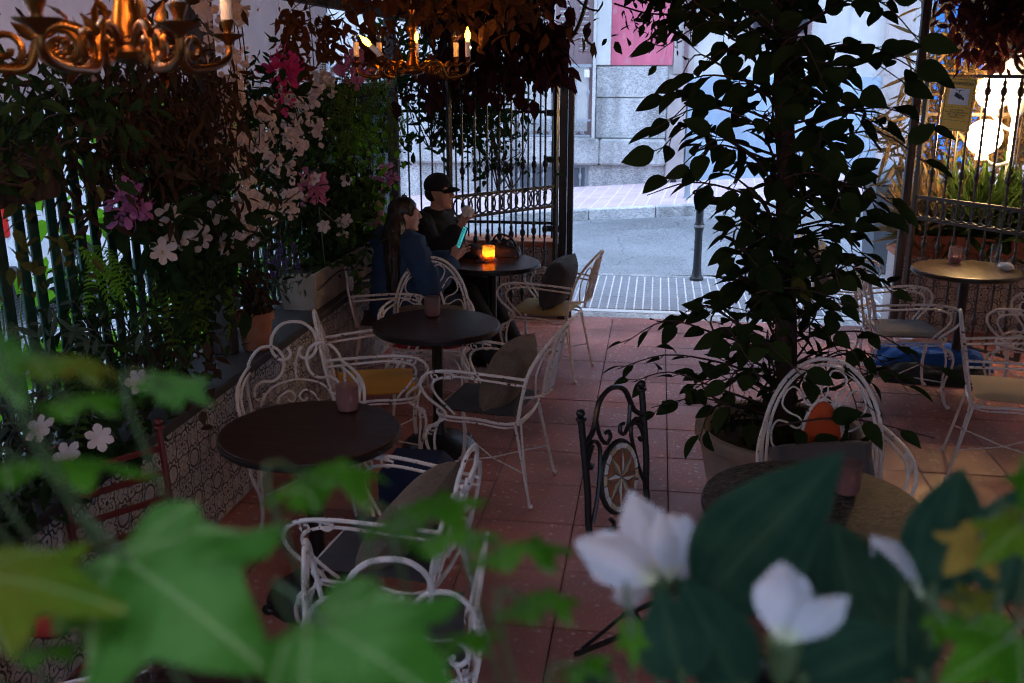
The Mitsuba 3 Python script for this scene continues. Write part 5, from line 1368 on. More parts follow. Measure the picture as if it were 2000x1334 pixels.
# ------------------------------------------------------------------ chandeliers
def bulb(k, p, axis=(0, 0, 1), s=1.0, lit=(60, 27, 6), r=.0125):
    prof = np.array([(0, 0), (.006, .001), (.009, .008), (r, .022), (.0115, .034), (.006, .047), (.0015, .058), (0, .060)]) * s
    m = lathe(prof, 10)
    ax = np.array(axis, float); ax /= np.linalg.norm(ax)
    M = trimesh.geometry.align_vectors([0, 0, 1], ax); M[:3, 3] = p
    m = (trimesh.transformations.transform_points(m[0], M), m[1])
    part(k, 'bulb', m, 'lamp_glass' if lit else 'clear_glass', True, emit=lit)
def chandelier(label, c, arms, s, tube_h, tube_r, lit, tilt=None, lit_power=(60, 27, 6), blossoms=True):
    k = thing('chandelier', label, 'chandelier')
    c = np.array(c, float)
    col = np.array([(0, -.045), (.010, -.040), (.055, -.030), (.062, -.018), (.060, -.006), (.045, .0), (.044, .006), (.036, .010), (.034, .016), (.026, .045), (.019, .075), (.016, .085), (.022, .09), (.022, .096), (.015, .102), (.020, .115), (.020, .125), (.013, .135), (.014, .16), (.024, .18), (.026, .20), (.016, .225), (.010, .26), (.018, .28), (.010, .30), (.004, .31), (.004, .75)]) * [s, s]
    part(k, 'column', lathe(col, 24, c), 'brass', 30)
    part(k, 'chain', join(*[tube(np.array([c + [.012 * s * math.cos(t) * (1 if i % 2 else 0), .012 * s * math.cos(t) * (0 if i % 2 else 1), (.42 + i * .028) * s + .019 * s * math.sin(t)] for t in np.linspace(0, 2 * PI, 9)[:-1]]), .0025, 4, True) for i in range(14)]), 'brass')
    for i, (deg, R) in enumerate(arms):
        a = math.radians(deg); d = np.array([math.cos(a), math.sin(a), 0]); z = np.array([0, 0, 1.0])
        Q = lambda r, h: c + d * r + z * h
        path = cr([Q(.045 * s, -.012 * s), Q(.08 * s, .020 * s), Q(.12 * s, .030 * s), Q(.155 * s, .005 * s), Q(.18 * s, -.045 * s), Q(R * .62 + .02 * s, -.048 * s), Q(R * .85, -.042 * s), Q(R * .98, -.026 * s), Q(R, .0)], 5)
        rr = np.interp(np.linspace(0, 1, len(path)), [0, .5, 1], [.0105, .0095, .0075]) * s
        am = part(k, 'arm', tube(path, rr, 8), 'brass', 50)
        part(am, 'scroll', join(tube(spiral(Q(.118 * s, -.012 * s), .036 * s, .010 * s, 1.2, 1.4, d, z, 20), .0078 * s, 6), tube(spiral(Q(.215 * s, -.012 * s), .036 * s, .010 * s, -1.2, -1.3, d, z, 20), .0072 * s, 6),
                               *[ball(Q((.118 + .012 * math.cos(t)) * s, (-.014 + .012 * math.sin(t)) * s) + rng.normal(size=3) * .004, .0075 * s, 1) for t in np.linspace(0, 6, 7)],
                               scatter(leaf_ovate(.5, .2, .4), np.array([Q(.16 * s, .0), Q(.19 * s, -.05 * s), Q(.10 * s, .03 * s), Q(.25 * s, -.05 * s)]), np.array([d + z, d - z * .3, d * .5 + z, d + z * .6]), rand_dirs(4, (0, 0, .5)), .05 * s)), 'brass', 50)
        e = Q(R, 0)
        ax = z if not (tilt and tilt[0] == i) else np.array(tilt[1], float) / np.linalg.norm(tilt[1])
        part(am, 'drip_pan', lathe(np.array([(0, .0), (.008, .002), (.012, .010), (.034, .022), (.036, .026), (.012, .024), (0, .024)]) * s, 24, e), 'brass', 40)
        part(am, 'cup', lathe(np.array([(0, .024), (.010, .024), (.008, .032), (.014, .045), (.016, .052), (.013, .056), (0, .056)]) * s, 18, e), 'brass', 40)
        b = e + z * .054 * s
        cd = part(am, 'candle', tube([b, b + ax * tube_h], tube_r, 14), 'candle_white', 50)
        bulb(k, b + ax * (tube_h + .001), ax, 1.0 if s > .8 else .95, lit_power if lit[i] else None)
    return k
chandelier('large brass chandelier with white candle tubes at the top left', (-1.0, 1.80, 2.146), [(83, .355), (-47, .33), (-79, .40), (150, .34), (205, .34)], 1.0, .115, .0125, [1, 1, 1, 1, 1], None, (70, 32, 12))
chandelier('smaller brass chandelier with three lit flame bulbs, left of the gate', (-1.035, 4.15, 2.10), [(20, .235), (52, .24), (100, .23), (142, .235), (176, .25), (250, .22)], .82, .060, .0115, [1, 0, 1, 0, 0, 1], (5, (-.7, .1, .6)), (20, 6.5, .1))
fl_ = thing('fairy_light', 'tiny warm string light bulb under the roof, right of the far chandelier', 'light')
part(fl_, 'wire', tube(cr([(-1.3, 6.0, 2.62), (-1.12, 5.6, 2.3), (-1.05, 5.5, 2.22)], 5), .002, 4), 'ink_black'); part(fl_, 'bulb', ball((-1.05, 5.5, 2.205), .010, 1), 'lamp_glass', True, emit=(40, 22, 6))

# ------------------------------------------------------------------ people
def hull_bones(bones, seg=20):
    out = []
    for (p, r, q, s) in bones:
        ra, rb = np.broadcast_to(r, 3), np.broadcast_to(s, 3)
        A = m3.Manifold.sphere(1.0, seg).scale([float(x) for x in ra]).translate([float(x) for x in p]); B = m3.Manifold.sphere(1.0, seg).scale([float(x) for x in rb]).translate([float(x) for x in q])
        out.append(m3.Manifold.batch_hull([A, B]))
    return m3.Manifold.batch_boolean(out, m3.OpType.Add)
def smooth_mesh(man, edge=.02, it=8, lam=.5):
    m = man.refine_to_length(edge).to_mesh()
    t = trimesh.Trimesh(np.array(m.vert_properties[:, :3], float), np.array(m.tri_verts))
    trimesh.smoothing.filter_taubin(t, lamb=lam, nu=lam + .03, iterations=it)
    return np.array(t.vertices), np.array(t.faces)
def elbow(s, w, bend, l1=.285, l2=.26):
    s, w = np.array(s), np.array(w); d = w - s; L = np.linalg.norm(d)
    L2 = min(L, (l1 + l2) * .999); a = (l1 * l1 - l2 * l2 + L2 * L2) / (2 * L2); h = math.sqrt(max(l1 * l1 - a * a, 0))
    d /= L; b = np.array(bend, float); b -= d * (b @ d); b /= np.linalg.norm(b)
    return s + d * a + b * h
def hand_bones(w, d, n, th, curl=(.5, .5, .6, .7), side=1, sc=1.0):
    """w wrist, d direction of the palm, n the normal on the palm's inside, th the side the thumb is on"""
    w, d, n = np.array(w, float), np.array(d, float), np.array(n, float)
    d /= np.linalg.norm(d); n -= d * (n @ d); n /= np.linalg.norm(n); x = np.array(th, float); x -= d * (x @ d) + n * (x @ n); x /= np.linalg.norm(x)
    B = [(w, .024, w + d * .03, .026)]
    for k, (o, L) in enumerate(((.030, .072), (.010, .080), (-.010, .075), (-.028, .060))):
        k0 = w + (d * .088 + x * o - d * .006 * abs(k - 1)) * sc
        B.append((w + d * .02 * sc + x * o * .6, .016, k0, .0125))
        c = curl[k]; p = k0; dd = d
        for j, f in enumerate((.46, .30, .24)):
            ang = c * (0.75, 1.0, .7)[j]
            dd = dd * math.cos(ang) + n * math.sin(ang); dd /= np.linalg.norm(dd)
            q = p + dd * L * f * sc * 1.05
            B.append((p, .0098 - .0009 * j, q, .0088 - .0009 * j)); p = q
    t0 = w + d * .025 + x * .024; t1 = t0 + (d * .6 + x * .7 + n * .35) * .042 * sc; t2 = t1 + (d * .85 + x * .1 + n * .45) * .034 * sc
    B += [(t0, .015, t1, .0115), (t1, .0112, t2, .0095)]
    return B
def head_mesh(c, face, up=(0, 0, 1), s=1.0):
    f = np.array([*face, 0.0][:3], float); f /= np.linalg.norm(f); u = np.array(up, float); u -= f * (u @ f); u /= np.linalg.norm(u); x = np.cross(f, u)
    Bp = []
    S = lambda p, r: m3.Manifold.sphere(1.0, 24).scale([float(v) for v in np.broadcast_to(r, 3)]).translate(list(map(float, p)))
    H = lambda *q: m3.Manifold.batch_hull([S(*a) for a in q])
    parts = [S((0, -.012, .030), (.074, .094, .088)), S((0, .012, -.01), (.066, .076, .09)),
             H(((-.040, .058, .030), .026), ((.040, .058, .030), .026), ((-.044, .045, -.022), .028), ((.044, .045, -.022), .028), ((-.034, .04, -.072), .024), ((.034, .04, -.072), .024), ((0, .062, -.094), .020), ((0, .066, -.05), .024)),
             H(((0, .086, .020), .008), ((0, .106, -.016), .0105)), H(((0, .104, -.018), .010), ((-.012, .092, -.022), .008), ((.012, .092, -.022), .008)),
             H(((-.019, .082, -.050), .0055), ((0, .091, -.048), .0070)), H(((.019, .082, -.050), .0055), ((0, .091, -.048), .0070)), H(((-.015, .081, -.060), .0055), ((.015, .081, -.060), .0055), ((0, .087, -.060), .0075)),
             S((0, .072, -.098), (.020, .016, .015)), H(((-.045, .078, .032), .008), ((-.012, .086, .030), .007)), H(((.045, .078, .032), .008), ((.012, .086, .030), .007))]
    man = m3.Manifold.batch_boolean(parts, m3.OpType.Add)
    for q in (-1, 1): man = man - S((q * .031, .096, .013), (.017, .015, .011))
    for q in (-1, 1):
        man = man + H(((q * .074, -.012, .012), (.008, .018, .016)), ((q * .076, -.004, -.026), (.007, .009, .010)))
        man = man - S((q * .084, -.004, -.002), (.006, .009, .014))
    M = np.eye(4); M[:3, 0], M[:3, 1], M[:3, 2], M[:3, 3] = x * s, f * s, u * s, c
    return man, M
def xf(m, M): return trimesh.transformations.transform_points(m[0], M), m[1]
def person(label, hip, f, hf, headc, wristL, wristR, handL, handR, feet, skin, torso_mat, leg_mat, shoe_mat, bulk=.0, hs=1.0, sleeves=1.0, lean=(0, 0)):
    P = thing('person', label, 'person')
    f = np.array([*f, 0.0]); f /= np.linalg.norm(f); r = np.cross(f, [0, 0, 1]); z = np.array([0, 0, 1.0])
    hip = np.array(hip, float); headc = np.array(headc, float)
    chest = hip * .34 + headc * .66 + z * -.08 - f * .02; waist = hip * .72 + headc * .28 - f * .03
    neck = headc - z * .155 - f * .035
    sh = [chest + z * .115 + r * s * .165 - f * .01 for s in (-1, 1)]
    W = [np.array(wristL, float), np.array(wristR, float)]
    E = [elbow(sh[i], W[i], -z * 1.0 - f * .35 + r * (i * 2 - 1) * .45) for i in (0, 1)]
    hipj = [hip + r * s * .09 for s in (-1, 1)]
    ank = [np.array([*ft, .09]) for ft in feet]
    kn = []
    for i in (0, 1):
        k = hipj[i] + f * .40 + r * (i * 2 - 1) * .05; k[2] = .52
        kn.append(k)
    toe = [a + f * .14 + [0, 0, -.055] for a in ank]
    torso = [(hip, (.15, .13, .12), waist, (.135, .115, .12)), (waist, (.135, .115, .12), chest, (.155, .12, .14)), (chest, (.155, .12, .14), chest + z * .09, (.14, .10, .08)), (chest + z * .08, (.12, .09, .07), neck, .052)]
    # the torso ellipsoids are laid across the body by building it facing +y and turning it
    arms = []
    for i in (0, 1): arms += [(sh[i], .060, E[i], .046), (E[i], .044, W[i], .028)]
    legs = []
    for i in (0, 1): legs += [(hipj[i], .088, kn[i], .062), (kn[i], .060, ank[i], .042)]
    feet_b = []
    for i in (0, 1): feet_b += [(ank[i] - z * .045, .040, toe[i], .030)]
    def grow(B, g): return [(p, np.broadcast_to(a, 3) + g, q, np.broadcast_to(b, 3) + g) for p, a, q, b in B]
    def turn(B):   # ellipsoid bones given across y, turned to face f
        ang = math.degrees(math.atan2(-f[0], f[1])); out = []
        for p, a, q, b in B:
            A = m3.Manifold.sphere(1.0, 24).scale([float(v) for v in np.broadcast_to(a, 3)]).rotate([0, 0, ang]).translate([float(v) for v in p]); C = m3.Manifold.sphere(1.0, 24).scale([float(v) for v in np.broadcast_to(b, 3)]).rotate([0, 0, ang]).translate([float(v) for v in q])
            out.append(m3.Manifold.batch_hull([A, C]))
        return m3.Manifold.batch_boolean(out, m3.OpType.Add)
    hm, M = head_mesh(headc, hf, s=hs)
    hm = hm.transform(M[:3, :].tolist())
    body = turn(torso) + hull_bones(arms + legs + feet_b + [(neck, .052, headc - z * .05 - np.array([*np.array(hf)[:2], 0]) * .012, .052)])
    hands = []
    for i, h in enumerate((handL, handR)):
        if h: hands += hand_bones(W[i], **h)
    bm = body.refine_to_length(.03)
    fine = (hm + hull_bones([(neck - z * .03, .055, headc - z * .06 - np.array([*np.array(hf)[:2], 0]) * .012, .050)], 24)) + hull_bones(hands, 12) + hull_bones([(W[i] + (E[i] - W[i]) * .35, .034, W[i], .026) for i in (0, 1)], 20)
    full = body + fine
    v, fa = smooth_mesh(full, .008, 4)
    part(P, 'body', (v, fa), skin, True)
    # clothing
    g = .018 + bulk
    cl = turn(grow(torso[:3], g)) + turn([(chest + z * .10, np.array((.135, .112, .07)) + g * .8, neck - z * .015, .066 + g * .5)])
    cl = cl + hull_bones(grow([(sh[i], .062, E[i], .050) for i in (0, 1)] + [(E[i], .050, W[i] + (E[i] - W[i]) * (.16 if sleeves >= 1 else 1 - sleeves), .040) for i in (0, 1)], g * .75))
    v, fa = smooth_mesh(cl, .018, 6)
    nz = meshkit.fbm(v * [11, 11, 14], 3) - .5
    tmn = trimesh.Trimesh(v, fa, process=False).vertex_normals
    part(P, 'jacket' if torso_mat != 'plaid_cloth' else 'shirt', (v + tmn * (nz * .030 + (meshkit.fbm(v * [26, 26, 40], 2) - .5) * .012)[:, None], fa), torso_mat, True)
    tr_ = hull_bones(grow(legs, .016)) + turn(grow([torso[0]], .008))
    v, fa = smooth_mesh(tr_, .025, 6)
    part(P, 'trousers', (v, fa), leg_mat, True)
    for i in (0, 1):
        a = ank[i]
        sm = hull_bones([(a - z * .048, .045, toe[i] + [0, 0, -.002], .036), (a - z * .048, .045, a + z * .0, .044)])
        v, fa = smooth_mesh(sm, .012, 5); v[:, 2] = np.maximum(v[:, 2], .002)
        part(P, 'shoe', (v, fa), shoe_mat, True)
    for q in (-1, 1): part(P, 'eye', xf(ball((q * .031, .074, .012), .0135, 2), M), 'eye', True)
    part(P, 'lips', xf(join(ball((0, .0915, -.0485), 1, 2, (.017, .0065, .0042)), ball((0, .0885, -.0595), 1, 2, (.015, .0065, .0050))), M), 'lips', True)
    return P, M, dict(chest=chest, neck=neck, W=W, E=E, f=f, r=r, z=z, sh=sh)
# the woman
hw_ = dict(d=(.50, .62, .60), n=(.75, -.35, .05), th=(-.3, .2, .9), curl=(.35, .45, .55, .65))
HC = np.array([-1.63, 6.22, 1.165])
WP, WM, WJ = person('woman with long dark hair in a blue denim jacket looking at a phone', (-1.70, 6.20, .53), (.64, .77), (.90, .43), HC, (-1.36, 6.42, .84), (-1.335, 6.26, .84),
    dict(d=(.62, .42, .66), n=(.55, -.8, .0), th=(.2, -.2, .9), curl=(.5, .5, .6, .6)), dict(d=(.35, .42, .84), n=(.55, .75, -.2), th=(-.5, .1, .8), curl=(.25, .4, .6, .7)), [(-1.12, 6.62), (-1.06, 6.48)], 'skin_light', 'denim', 'jeans_dark', 'white_shoe', .030, .98)
S_ = lambda p, r: m3.Manifold.sphere(1.0, 32).scale([float(v) for v in np.broadcast_to(r, 3)]).translate([float(v) for v in p])
HS = [((0, -.055, .0), (.078, .065, .07)), ((.070, -.095, -.13), (.080, .075, .06)), ((.135, -.115, -.26), (.075, .060, .06)), ((.160, -.125, -.46), (.062, .036, .04))]
hair = S_((0, -.016, .030), (.084, .103, .097))
for q in range(3): hair = hair + m3.Manifold.batch_hull([S_(*HS[q]), S_(*HS[q + 1])])
hair = hair + m3.Manifold.batch_hull([S_(*HS[1]), S_((-.03, -.15, -.25), (.06, .05, .06))]) + m3.Manifold.batch_hull([S_((-.03, -.15, -.25), (.06, .05, .06)), S_((.0, -.19, -.42), (.06, .03, .05)), S_(*HS[3])])
hair = hair + m3.Manifold.batch_hull([S_((-.060, -.02, .02), (.022, .05, .05)), S_((-.072, -.05, -.16), (.022, .04, .05))])
hair = hair - m3.Manifold.batch_hull([S_((0, .12, .02), (.070, .10, .058)), S_((0, .12, -.12), (.075, .115, .08))]) - S_((.085, .01, -.03), (.03, .045, .045))
v, fa = smooth_mesh(hair, .009, 4)
st_ = meshkit.noise(np.c_[v[:, 0] * 90, v[:, 1] * 90, v[:, 2] * 7]) - .5
v = v * 1.0 + np.c_[v[:, 0], v[:, 1] + .03, 0 * v[:, 2]] * (st_ * .10)[:, None]
part(WP, 'hair', xf((v, fa), WM), 'hair', True)
cf, crr, cz = WJ['f'], WJ['r'], WJ['z']
part(WP, 'collar', tube(cr([WJ['neck'] + .070 * (math.cos(t) * crr + math.sin(t) * cf) + cz * (.012 - .03 * max(0, math.sin(t))) for t in np.linspace(0, 2 * PI, 14, endpoint=False)], 2, True), .016, 7, True), 'denim', 50)
# her phone
ph = thing('phone', 'phone with a lit turquoise screen held by the woman', 'phone')
pc = np.array([-1.272, 6.335, 1.005]); pd = np.array([.34, .12, .93]); pd /= np.linalg.norm(pd)     # long axis
pn = np.array([-.80, -.50, .45]); pn -= pd * (pn @ pd); pn /= np.linalg.norm(pn); px_ = np.cross(pd, pn)
Mp = np.eye(4); Mp[:3, 0], Mp[:3, 1], Mp[:3, 2], Mp[:3, 3] = px_, pd, pn, pc
part(ph, 'case', xf(cbox(.074, .152, .009, .003), Mp), 'phone_case')
part(ph, 'screen', xf(move(cbox(.066, .140, .001, .0003), (0, 0, .0052)), Mp), 'phone_case', emit=(.010, .085, .09))
for i in range(7):
    w_ = .055 * (.55 + .45 * rng.random()); part(ph, 'screen_row', xf(bx(-.028 + w_ / 2, .055 - i * .018, .0062, w_, .0085, .0004), Mp), 'ink_black')
# the man in the cap
HM = np.array([-1.535, 6.85, 1.235])
MP, MM, MJ = person('man in a black cap and black coat holding a crumpled napkin', (-1.66, 6.98, .53), (.95, -.25), (.93, -.22), HM, (-1.28, 6.97, .785), (-1.345, 6.62, 1.02),
    dict(d=(.9, -.3, -.1), n=(0, 0, -1), th=(-.2, -.9, 0), curl=(.25, .25, .3, .35)), dict(d=(.42, .10, .88), n=(.55, .6, -.3), th=(-.3, .6, .3), curl=(.6, .7, .8, .9)), [(-1.02, 7.10), (-1.10, 6.92)], 'skin', 'black_wool', 'black_wool', 'black_boot', .02, 1.02, .80)
capm = (S_((0, -.012, .050), (.086, .106, .092)) - m3.Manifold.cube([.4, .4, .2], True).translate([0, 0, -.082]))
v, fa = smooth_mesh(capm, .012, 3)
cp = part(MP, 'cap', xf((v, fa), MM), 'cap_cloth', True)
bv = []
for t in np.linspace(-1.15, 1.15, 15):
    for q in (0, .5, 1): bv.append([.083 * math.sin(t) * (1 + .02 * q), .09 * math.cos(t) + q * (.068 * math.cos(t * .9)), .046 - .018 * q * q - .02 * abs(math.sin(t)) ** 2 + .0])
bf = [[i * 3 + j, i * 3 + j + 1, i * 3 + j + 4, i * 3 + j + 3] for i in range(14) for j in range(2)]
bvv = np.array(bv); bff = np.array(bf)
part(MP, 'cap_brim', xf(join((bvv, bff), (bvv - [0, 0, .005], bff[:, ::-1])), MM), 'cap_cloth', True)
part(MP, 'hair', xf(smooth_mesh((S_((0, -.03, .0), (.079, .083, .07)) - m3.Manifold.cube([.4, .2, .4], True).translate([0, .085, 0])), .01, 3), MM), 'hair', True)
part(MP, 'collar', tube(cr([MJ['neck'] + .076 * (math.cos(t) * MJ['r'] + math.sin(t) * MJ['f']) + MJ['z'] * (.03 - .06 * max(0, math.sin(t))) for t in np.linspace(0, 2 * PI, 14, endpoint=False)], 2, True), .020, 7, True), 'black_wool', 50)
solo('paper_napkin', crumple((-1.292, 6.635, 1.135), .042, 11, (1, .9, 1.0)), 'paper', 'crumpled white napkin in the hand of the man in the cap', 'napkin', 40)
hb_ = thing('handbag', 'black leather handbag on the far table behind the candle', 'bag')
part(hb_, 'body', heap((-1.12, 7.14, .74), .26, .14, .12, 4), 'black_boot', 50)
part(hb_, 'strap', tube(cr([(-1.22, 7.14, .80), (-1.16, 7.10, .90), (-1.06, 7.10, .88), (-1.0, 7.12, .78)], 5), .008, 6), 'black_boot', 50)
solo('key_case', heap((-1.235, 6.83, .741), .10, .06, .018, 6, 12), 'ink_black', 'small black case on the far table by the hands', 'case', 50)
# the third guest, at the bottom left corner
TP, TM_, TJ = person('person in a red and black checked shirt at the bottom left corner table', (-1.66, 1.62, .50), (.95, .30), (.95, .30), np.array([-1.66, 1.66, 1.19]), (-1.24, 1.93, .785), (-1.24, 1.66, .79),
    dict(d=(.95, .1, -.05), n=(0, 0, -1), th=(0, -1, 0), curl=(.3, .3, .35, .4)), dict(d=(.95, .2, -.05), n=(0, 0, -1), th=(0, 1, 0), curl=(.3, .3, .35, .4)), [(-1.2, 1.9), (-1.2, 1.65)], 'skin', 'plaid_cloth', 'jeans_dark', 'black_boot', .01, 1.0, .35)
part(TP, 'hair', xf(smooth_mesh((S_((0, -.016, .034), (.082, .102, .094)) - m3.Manifold.batch_hull([S_((0, .13, .0), (.08, .10, .06)), S_((0, .12, -.14), (.09, .14, .09))])), .012, 3), TM_), 'hair', True)

# ------------------------------------------------------------------ plants close to the camera
bxp = thing('railing_planter', 'planter box below the view holding the ivy and the white flowers', 'planter')
part(bxp, 'box', cbox(1.3, .24, .20, .01), 'bark', tw=place(.02, .47, 1.46, deg=8.4)); part(bxp, 'soil', cbox(1.24, .18, .02, .002), 'soil', tw=place(.02, .47, 1.565, deg=8.4))
IVY=[
(-0.241,0.376,1.885,-0.152,0.331,1.866,-0.03,-0.44,0.9,0.95,'b'),
(-0.138,0.347,1.878,-0.063,0.304,1.873,-0.16,-0.39,0.91,0.85,'b'),
(-0.287,0.339,1.89,-0.212,0.329,1.891,-0.07,-0.45,0.89,0.62,'y'),
(-0.301,0.388,1.92,-0.238,0.426,1.913,0.15,-0.07,0.99,0.26,'g'),
(-0.297,0.363,1.981,-0.273,0.406,1.97,0.62,-0.15,0.77,0.85,'b'),
(-0.272,0.39,1.951,-0.254,0.443,1.943,0.18,0.09,0.98,0.37,'g'),
(-0.275,0.385,1.974,-0.263,0.446,1.959,0.12,0.21,0.97,0.27,'y'),
(-0.241,0.425,1.946,-0.232,0.467,1.944,0.33,-0.03,0.94,0.8,'b'),
(-0.164,0.405,1.912,-0.138,0.499,1.897,0.19,0.1,0.98,0.31,'g'),
(-0.119,0.407,1.894,-0.083,0.502,1.878,0.15,0.11,0.98,0.26,'g'),
(-0.103,0.407,1.885,-0.069,0.47,1.867,0.2,0.17,0.97,0.25,'g'),
(-0.071,0.41,1.879,-0.033,0.501,1.85,0.17,0.23,0.96,0.22,'g'),
(-0.055,0.387,1.866,-0.027,0.467,1.837,0.18,0.28,0.94,0.25,'g'),
(-0.088,0.36,1.859,-0.062,0.42,1.838,0.21,0.24,0.95,0.25,'g'),
(-0.005,0.464,1.815,-0.001,0.441,1.804,-0.02,-0.43,0.9,0.6,'g'),
(-0.033,0.418,1.813,-0.01,0.461,1.805,0.18,0.09,0.98,0.31,'g'),
(-0.261,0.333,1.856,-0.244,0.365,1.847,0.3,0.11,0.95,0.31,'g'),
(0.193,0.474,1.819,0.149,0.443,1.809,0.07,-0.39,0.92,0.8,'g'),
(0.193,0.534,1.847,0.165,0.506,1.837,0.09,-0.42,0.9,0.8,'o'),
(0.207,0.511,1.869,0.171,0.481,1.857,-0.01,-0.36,0.93,0.7,'y'),
(0.2,0.499,1.905,0.19,0.49,1.88,-0.4,-0.8,0.45,0.7,'g'),
(0.155,0.489,1.819,0.17,0.469,1.814,-0.23,-0.39,0.89,0.8,'g'),
(0.178,0.521,1.808,0.204,0.536,1.811,0.05,-0.28,0.96,0.8,'y'),
]
LILYLEAF=[
(0.039,0.563,1.771,0.114,0.563,1.879,-0.4,-0.88,0.27,0.62),
(0.025,0.486,1.766,0.011,0.499,1.816,0.11,-0.95,0.28,0.9),
(0.061,0.498,1.752,0.024,0.548,1.8,-0.03,-0.7,0.71,0.7),
(0.11,0.507,1.757,0.078,0.55,1.778,-0.26,-0.57,0.78,0.8),
(0.138,0.529,1.748,0.128,0.629,1.81,-0.14,-0.53,0.83,0.75),
(0.089,0.486,1.77,0.161,0.523,1.788,0.11,-0.6,0.79,0.7),
(0.184,0.585,1.774,0.213,0.651,1.843,-0.22,-0.66,0.72,0.62),
(0.156,0.497,1.772,0.137,0.562,1.791,-0.3,-0.35,0.89,0.8),
(0.219,0.572,1.781,0.26,0.638,1.845,-0.23,-0.6,0.77,0.7),
(-0.012,0.454,1.782,-0.038,0.471,1.783,-0.28,-0.48,0.83,0.6),
]
FLOWERS=[
[(0.012,0.6,1.766,-0.009,0.603,1.826,0.13,-0.99,0.1,0.55),(0.017,0.602,1.77,0.033,0.645,1.802,0.1,-0.62,0.78,0.75),(0.01,0.59,1.771,-0.036,0.562,1.807,0.6,-0.78,0.16,0.62),(0.019,0.587,1.774,0.011,0.574,1.824,0.11,-0.97,-0.23,0.42),(0.008,0.599,1.765,-0.023,0.6,1.746,-0.25,-0.9,0.36,0.7),(0.024,0.602,1.766,0.041,0.629,1.78,0.24,-0.56,0.79,0.7)],
[(0.076,0.469,1.808,0.073,0.475,1.849,-0.12,-0.98,0.14,0.85),(0.078,0.465,1.811,0.102,0.456,1.842,-0.51,-0.84,0.15,0.5),(0.075,0.474,1.806,0.069,0.49,1.829,-0.14,-0.83,0.54,0.7),(0.078,0.478,1.803,0.085,0.493,1.832,-0.15,-0.86,0.48,0.7)],
[(0.177,0.585,1.777,0.146,0.6,1.809,-0.12,-0.94,0.33,0.5),(0.184,0.595,1.77,0.196,0.611,1.783,-0.04,-0.61,0.79,0.5)],
[(0.203,0.568,1.775,0.198,0.563,1.763,-0.3,-0.83,0.47,0.5),(0.2,0.568,1.778,0.208,0.572,1.788,-0.25,-0.81,0.53,0.5)],
]
IM = {'g': 'ivy_green', 'b': 'ivy_blue', 'y': 'ivy_yellow', 'o': 'ivy_gold'}
ivs = [thing('ivy_plant', 'blurred ivy with large lobed leaves close to the camera at the bottom left', 'plant'), thing('ivy_plant', 'blurred ivy sprig close to the camera right of the white flowers', 'plant')]
stems = [[], []]
for (ax, ay, az, bx_, by_, bz_, nx, ny, nz_, w, col) in IVY:
    a, b, n = np.array([ax, ay, az]), np.array([bx_, by_, bz_]), np.array([nx, ny, nz_])
    d = b - a; L = np.linalg.norm(d); s = L / 1.14
    big = L > .085
    lf = leaf_ivy(.16 + .25 * rng.random(), 5 if big else 3)
    lv_ = lf[0] * [w, 1, 1]
    if big: lv_[:, 2] += .035 * np.sin(lv_[:, 0] * 9) * np.cos(lv_[:, 1] * 5) - .02 * np.exp(-(lv_[:, 0] / .04) ** 2)
    g = 1 if ax > .15 else 0
    R = frames(d[None] / L, n[None])[0]
    M = np.eye(4); M[:3, :3] = R * s; M[:3, 3] = a
    part(ivs[g], 'leaf', mikit.ply((lv_, lf[1]), IM[col], smooth=True, uv=lf[0][:, :2]), tw=T(M))
    rt = np.array([a[0] * .92 + .02, .47 - .10 * a[0] * 0, 1.57])
    mid_ = (a + rt) / 2 + [0, .02, -.02]
    stems[g].append(tube(cr([rt, mid_, a - d / L * .02, a + d / L * .01], 4), .0012, 5))
for g in (0, 1): part(ivs[g], 'stem', join(*stems[g]), 'stem_green')
lp_ = thing('white_lily', 'artificial white lily with big dark green leaves close to the camera at the bottom right', 'plant')
for (ax, ay, az, bx_, by_, bz_, nx, ny, nz_, w) in LILYLEAF:
    a, b, n = np.array([ax, ay, az]), np.array([bx_, by_, bz_]), np.array([nx, ny, nz_])
    d = b - a; L = np.linalg.norm(d)
    R = frames(d[None] / L, n[None])[0]; M = np.eye(4); M[:3, :3] = R * L; M[:3, 3] = a
    lm_ = leaf_fine(w * .95, .10, .25, 18, .9, .05, 4)
    part(lp_, 'leaf', mikit.ply(lm_, 'lily_leaf', smooth=True, uv=np.stack([np.tile(np.linspace(-.5, .5, 9), 19), np.repeat(np.linspace(0, 1, 19), 9)], -1)), tw=T(M))
    part(lp_, 'stem', tube(cr([(a[0] * .9 + .01, .47, 1.57), (a + [a[0] * .9 + .01, .47, 1.57]) / 2 + [0, .01, 0], a, a + d * .05], 4), .0022, 6), 'stem_green')
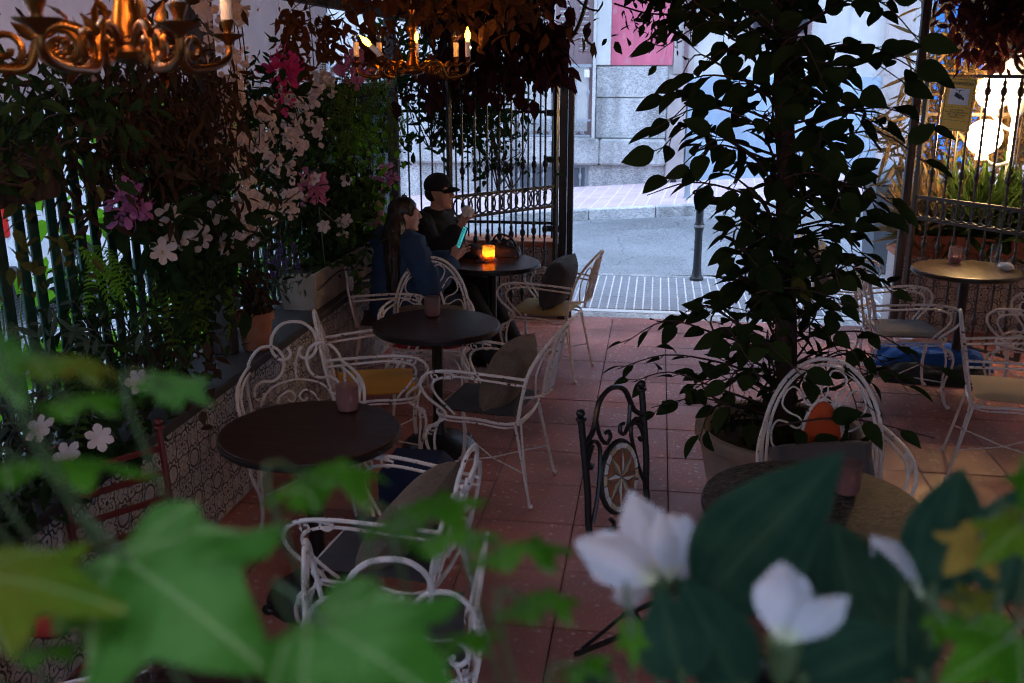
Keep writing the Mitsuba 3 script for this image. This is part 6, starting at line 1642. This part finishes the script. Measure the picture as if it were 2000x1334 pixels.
def petal_fine(w, ruffle=.16, curl=.25):
    v, f, M, n = [], [], 4, 14
    for i in range(n + 1):
        t = i / n
        h = w * .5 * (.10 + .90 * math.sin(PI * min(1, t ** 1.35 * .93 + .02)) ** .8) * (1 if t < .97 else .75)
        for j in range(-M, M + 1):
            q = j / M
            v.append([h * q, t - .09 * q * q * t ** 4, -.34 * math.sin(PI * t * .9) * (1 - q * q) * w - curl * t ** 3 * .8 + ruffle * t * t * math.sin(8.5 * q + 11 * t) * abs(q) * w + .02 * math.cos(q * 9) * w])
    K = 2 * M + 1
    for i in range(n):
        for j in range(K - 1):
            a = i * K + j
            f += [[a, a + 1, a + K + 1], [a, a + K + 1, a + K]]
    return np.array(v), np.array(f)
for i, fl in enumerate(FLOWERS):
    base = np.mean([p[:3] for p in fl], axis=0)
    fk = part(lp_, 'flower', lathe([(0, -.012), (.006, -.010), (.008, .0), (.010, .012), (.006, .014)], 12, base - [0, 0, .012]), 'stem_green', 40)
    for (ax, ay, az, bx_, by_, bz_, nx, ny, nz_, w) in fl:
        a, b, n = np.array([ax, ay, az]), np.array([bx_, by_, bz_]), np.array([nx, ny, nz_])
        d = b - a; L = np.linalg.norm(d)
        R = frames(d[None] / L, n[None])[0]; M = np.eye(4); M[:3, :3] = R * L * .98; M[:3, 3] = a - d * .03
        pm_ = petal_fine(w * .88)
        part(fk, 'petal', mikit.ply(pm_, 'petal_white', smooth=True, uv=np.stack([np.tile(np.linspace(-.5, .5, 9), 15), np.repeat(np.linspace(0, 1, 15), 9)], -1)), tw=T(M))
    part(lp_, 'stem', tube(cr([(base[0] * .9 + .01, .47, 1.57), (base[0] * .95, .50, 1.66), base - [0, 0, .022]], 5), .0025, 6), 'stem_green')
pkf = thing('pink_flower', 'small bright pink petals between the white flowers', 'flower')
part(pkf, 'petals', flower((.045, .60, 1.742), 5, .022, (-.2, -.8, .5), .6, .7), 'petal_pink'); part(pkf, 'stalk', twig((.045, .50, 1.58), (.045, .60, 1.74), .002, .005), 'stem_green')
lav2 = thing('lavender', 'blurred violet flower spike at the right edge close to the camera', 'plant')
part(lav2, 'spike', join(*[scatter(leaf_ovate(.6), np.array([.305, .60, 1.80]) + np.array([0, 0, .055 * t]) + rng.normal(size=(7, 3)) * .005, rand_dirs(7), rand_dirs(7), .014) for t in np.linspace(0, 1, 9)]), 'lavender')
part(lav2, 'stem', twig((.28, .48, 1.57), (.305, .60, 1.85), .0015, .004), 'stem_green')
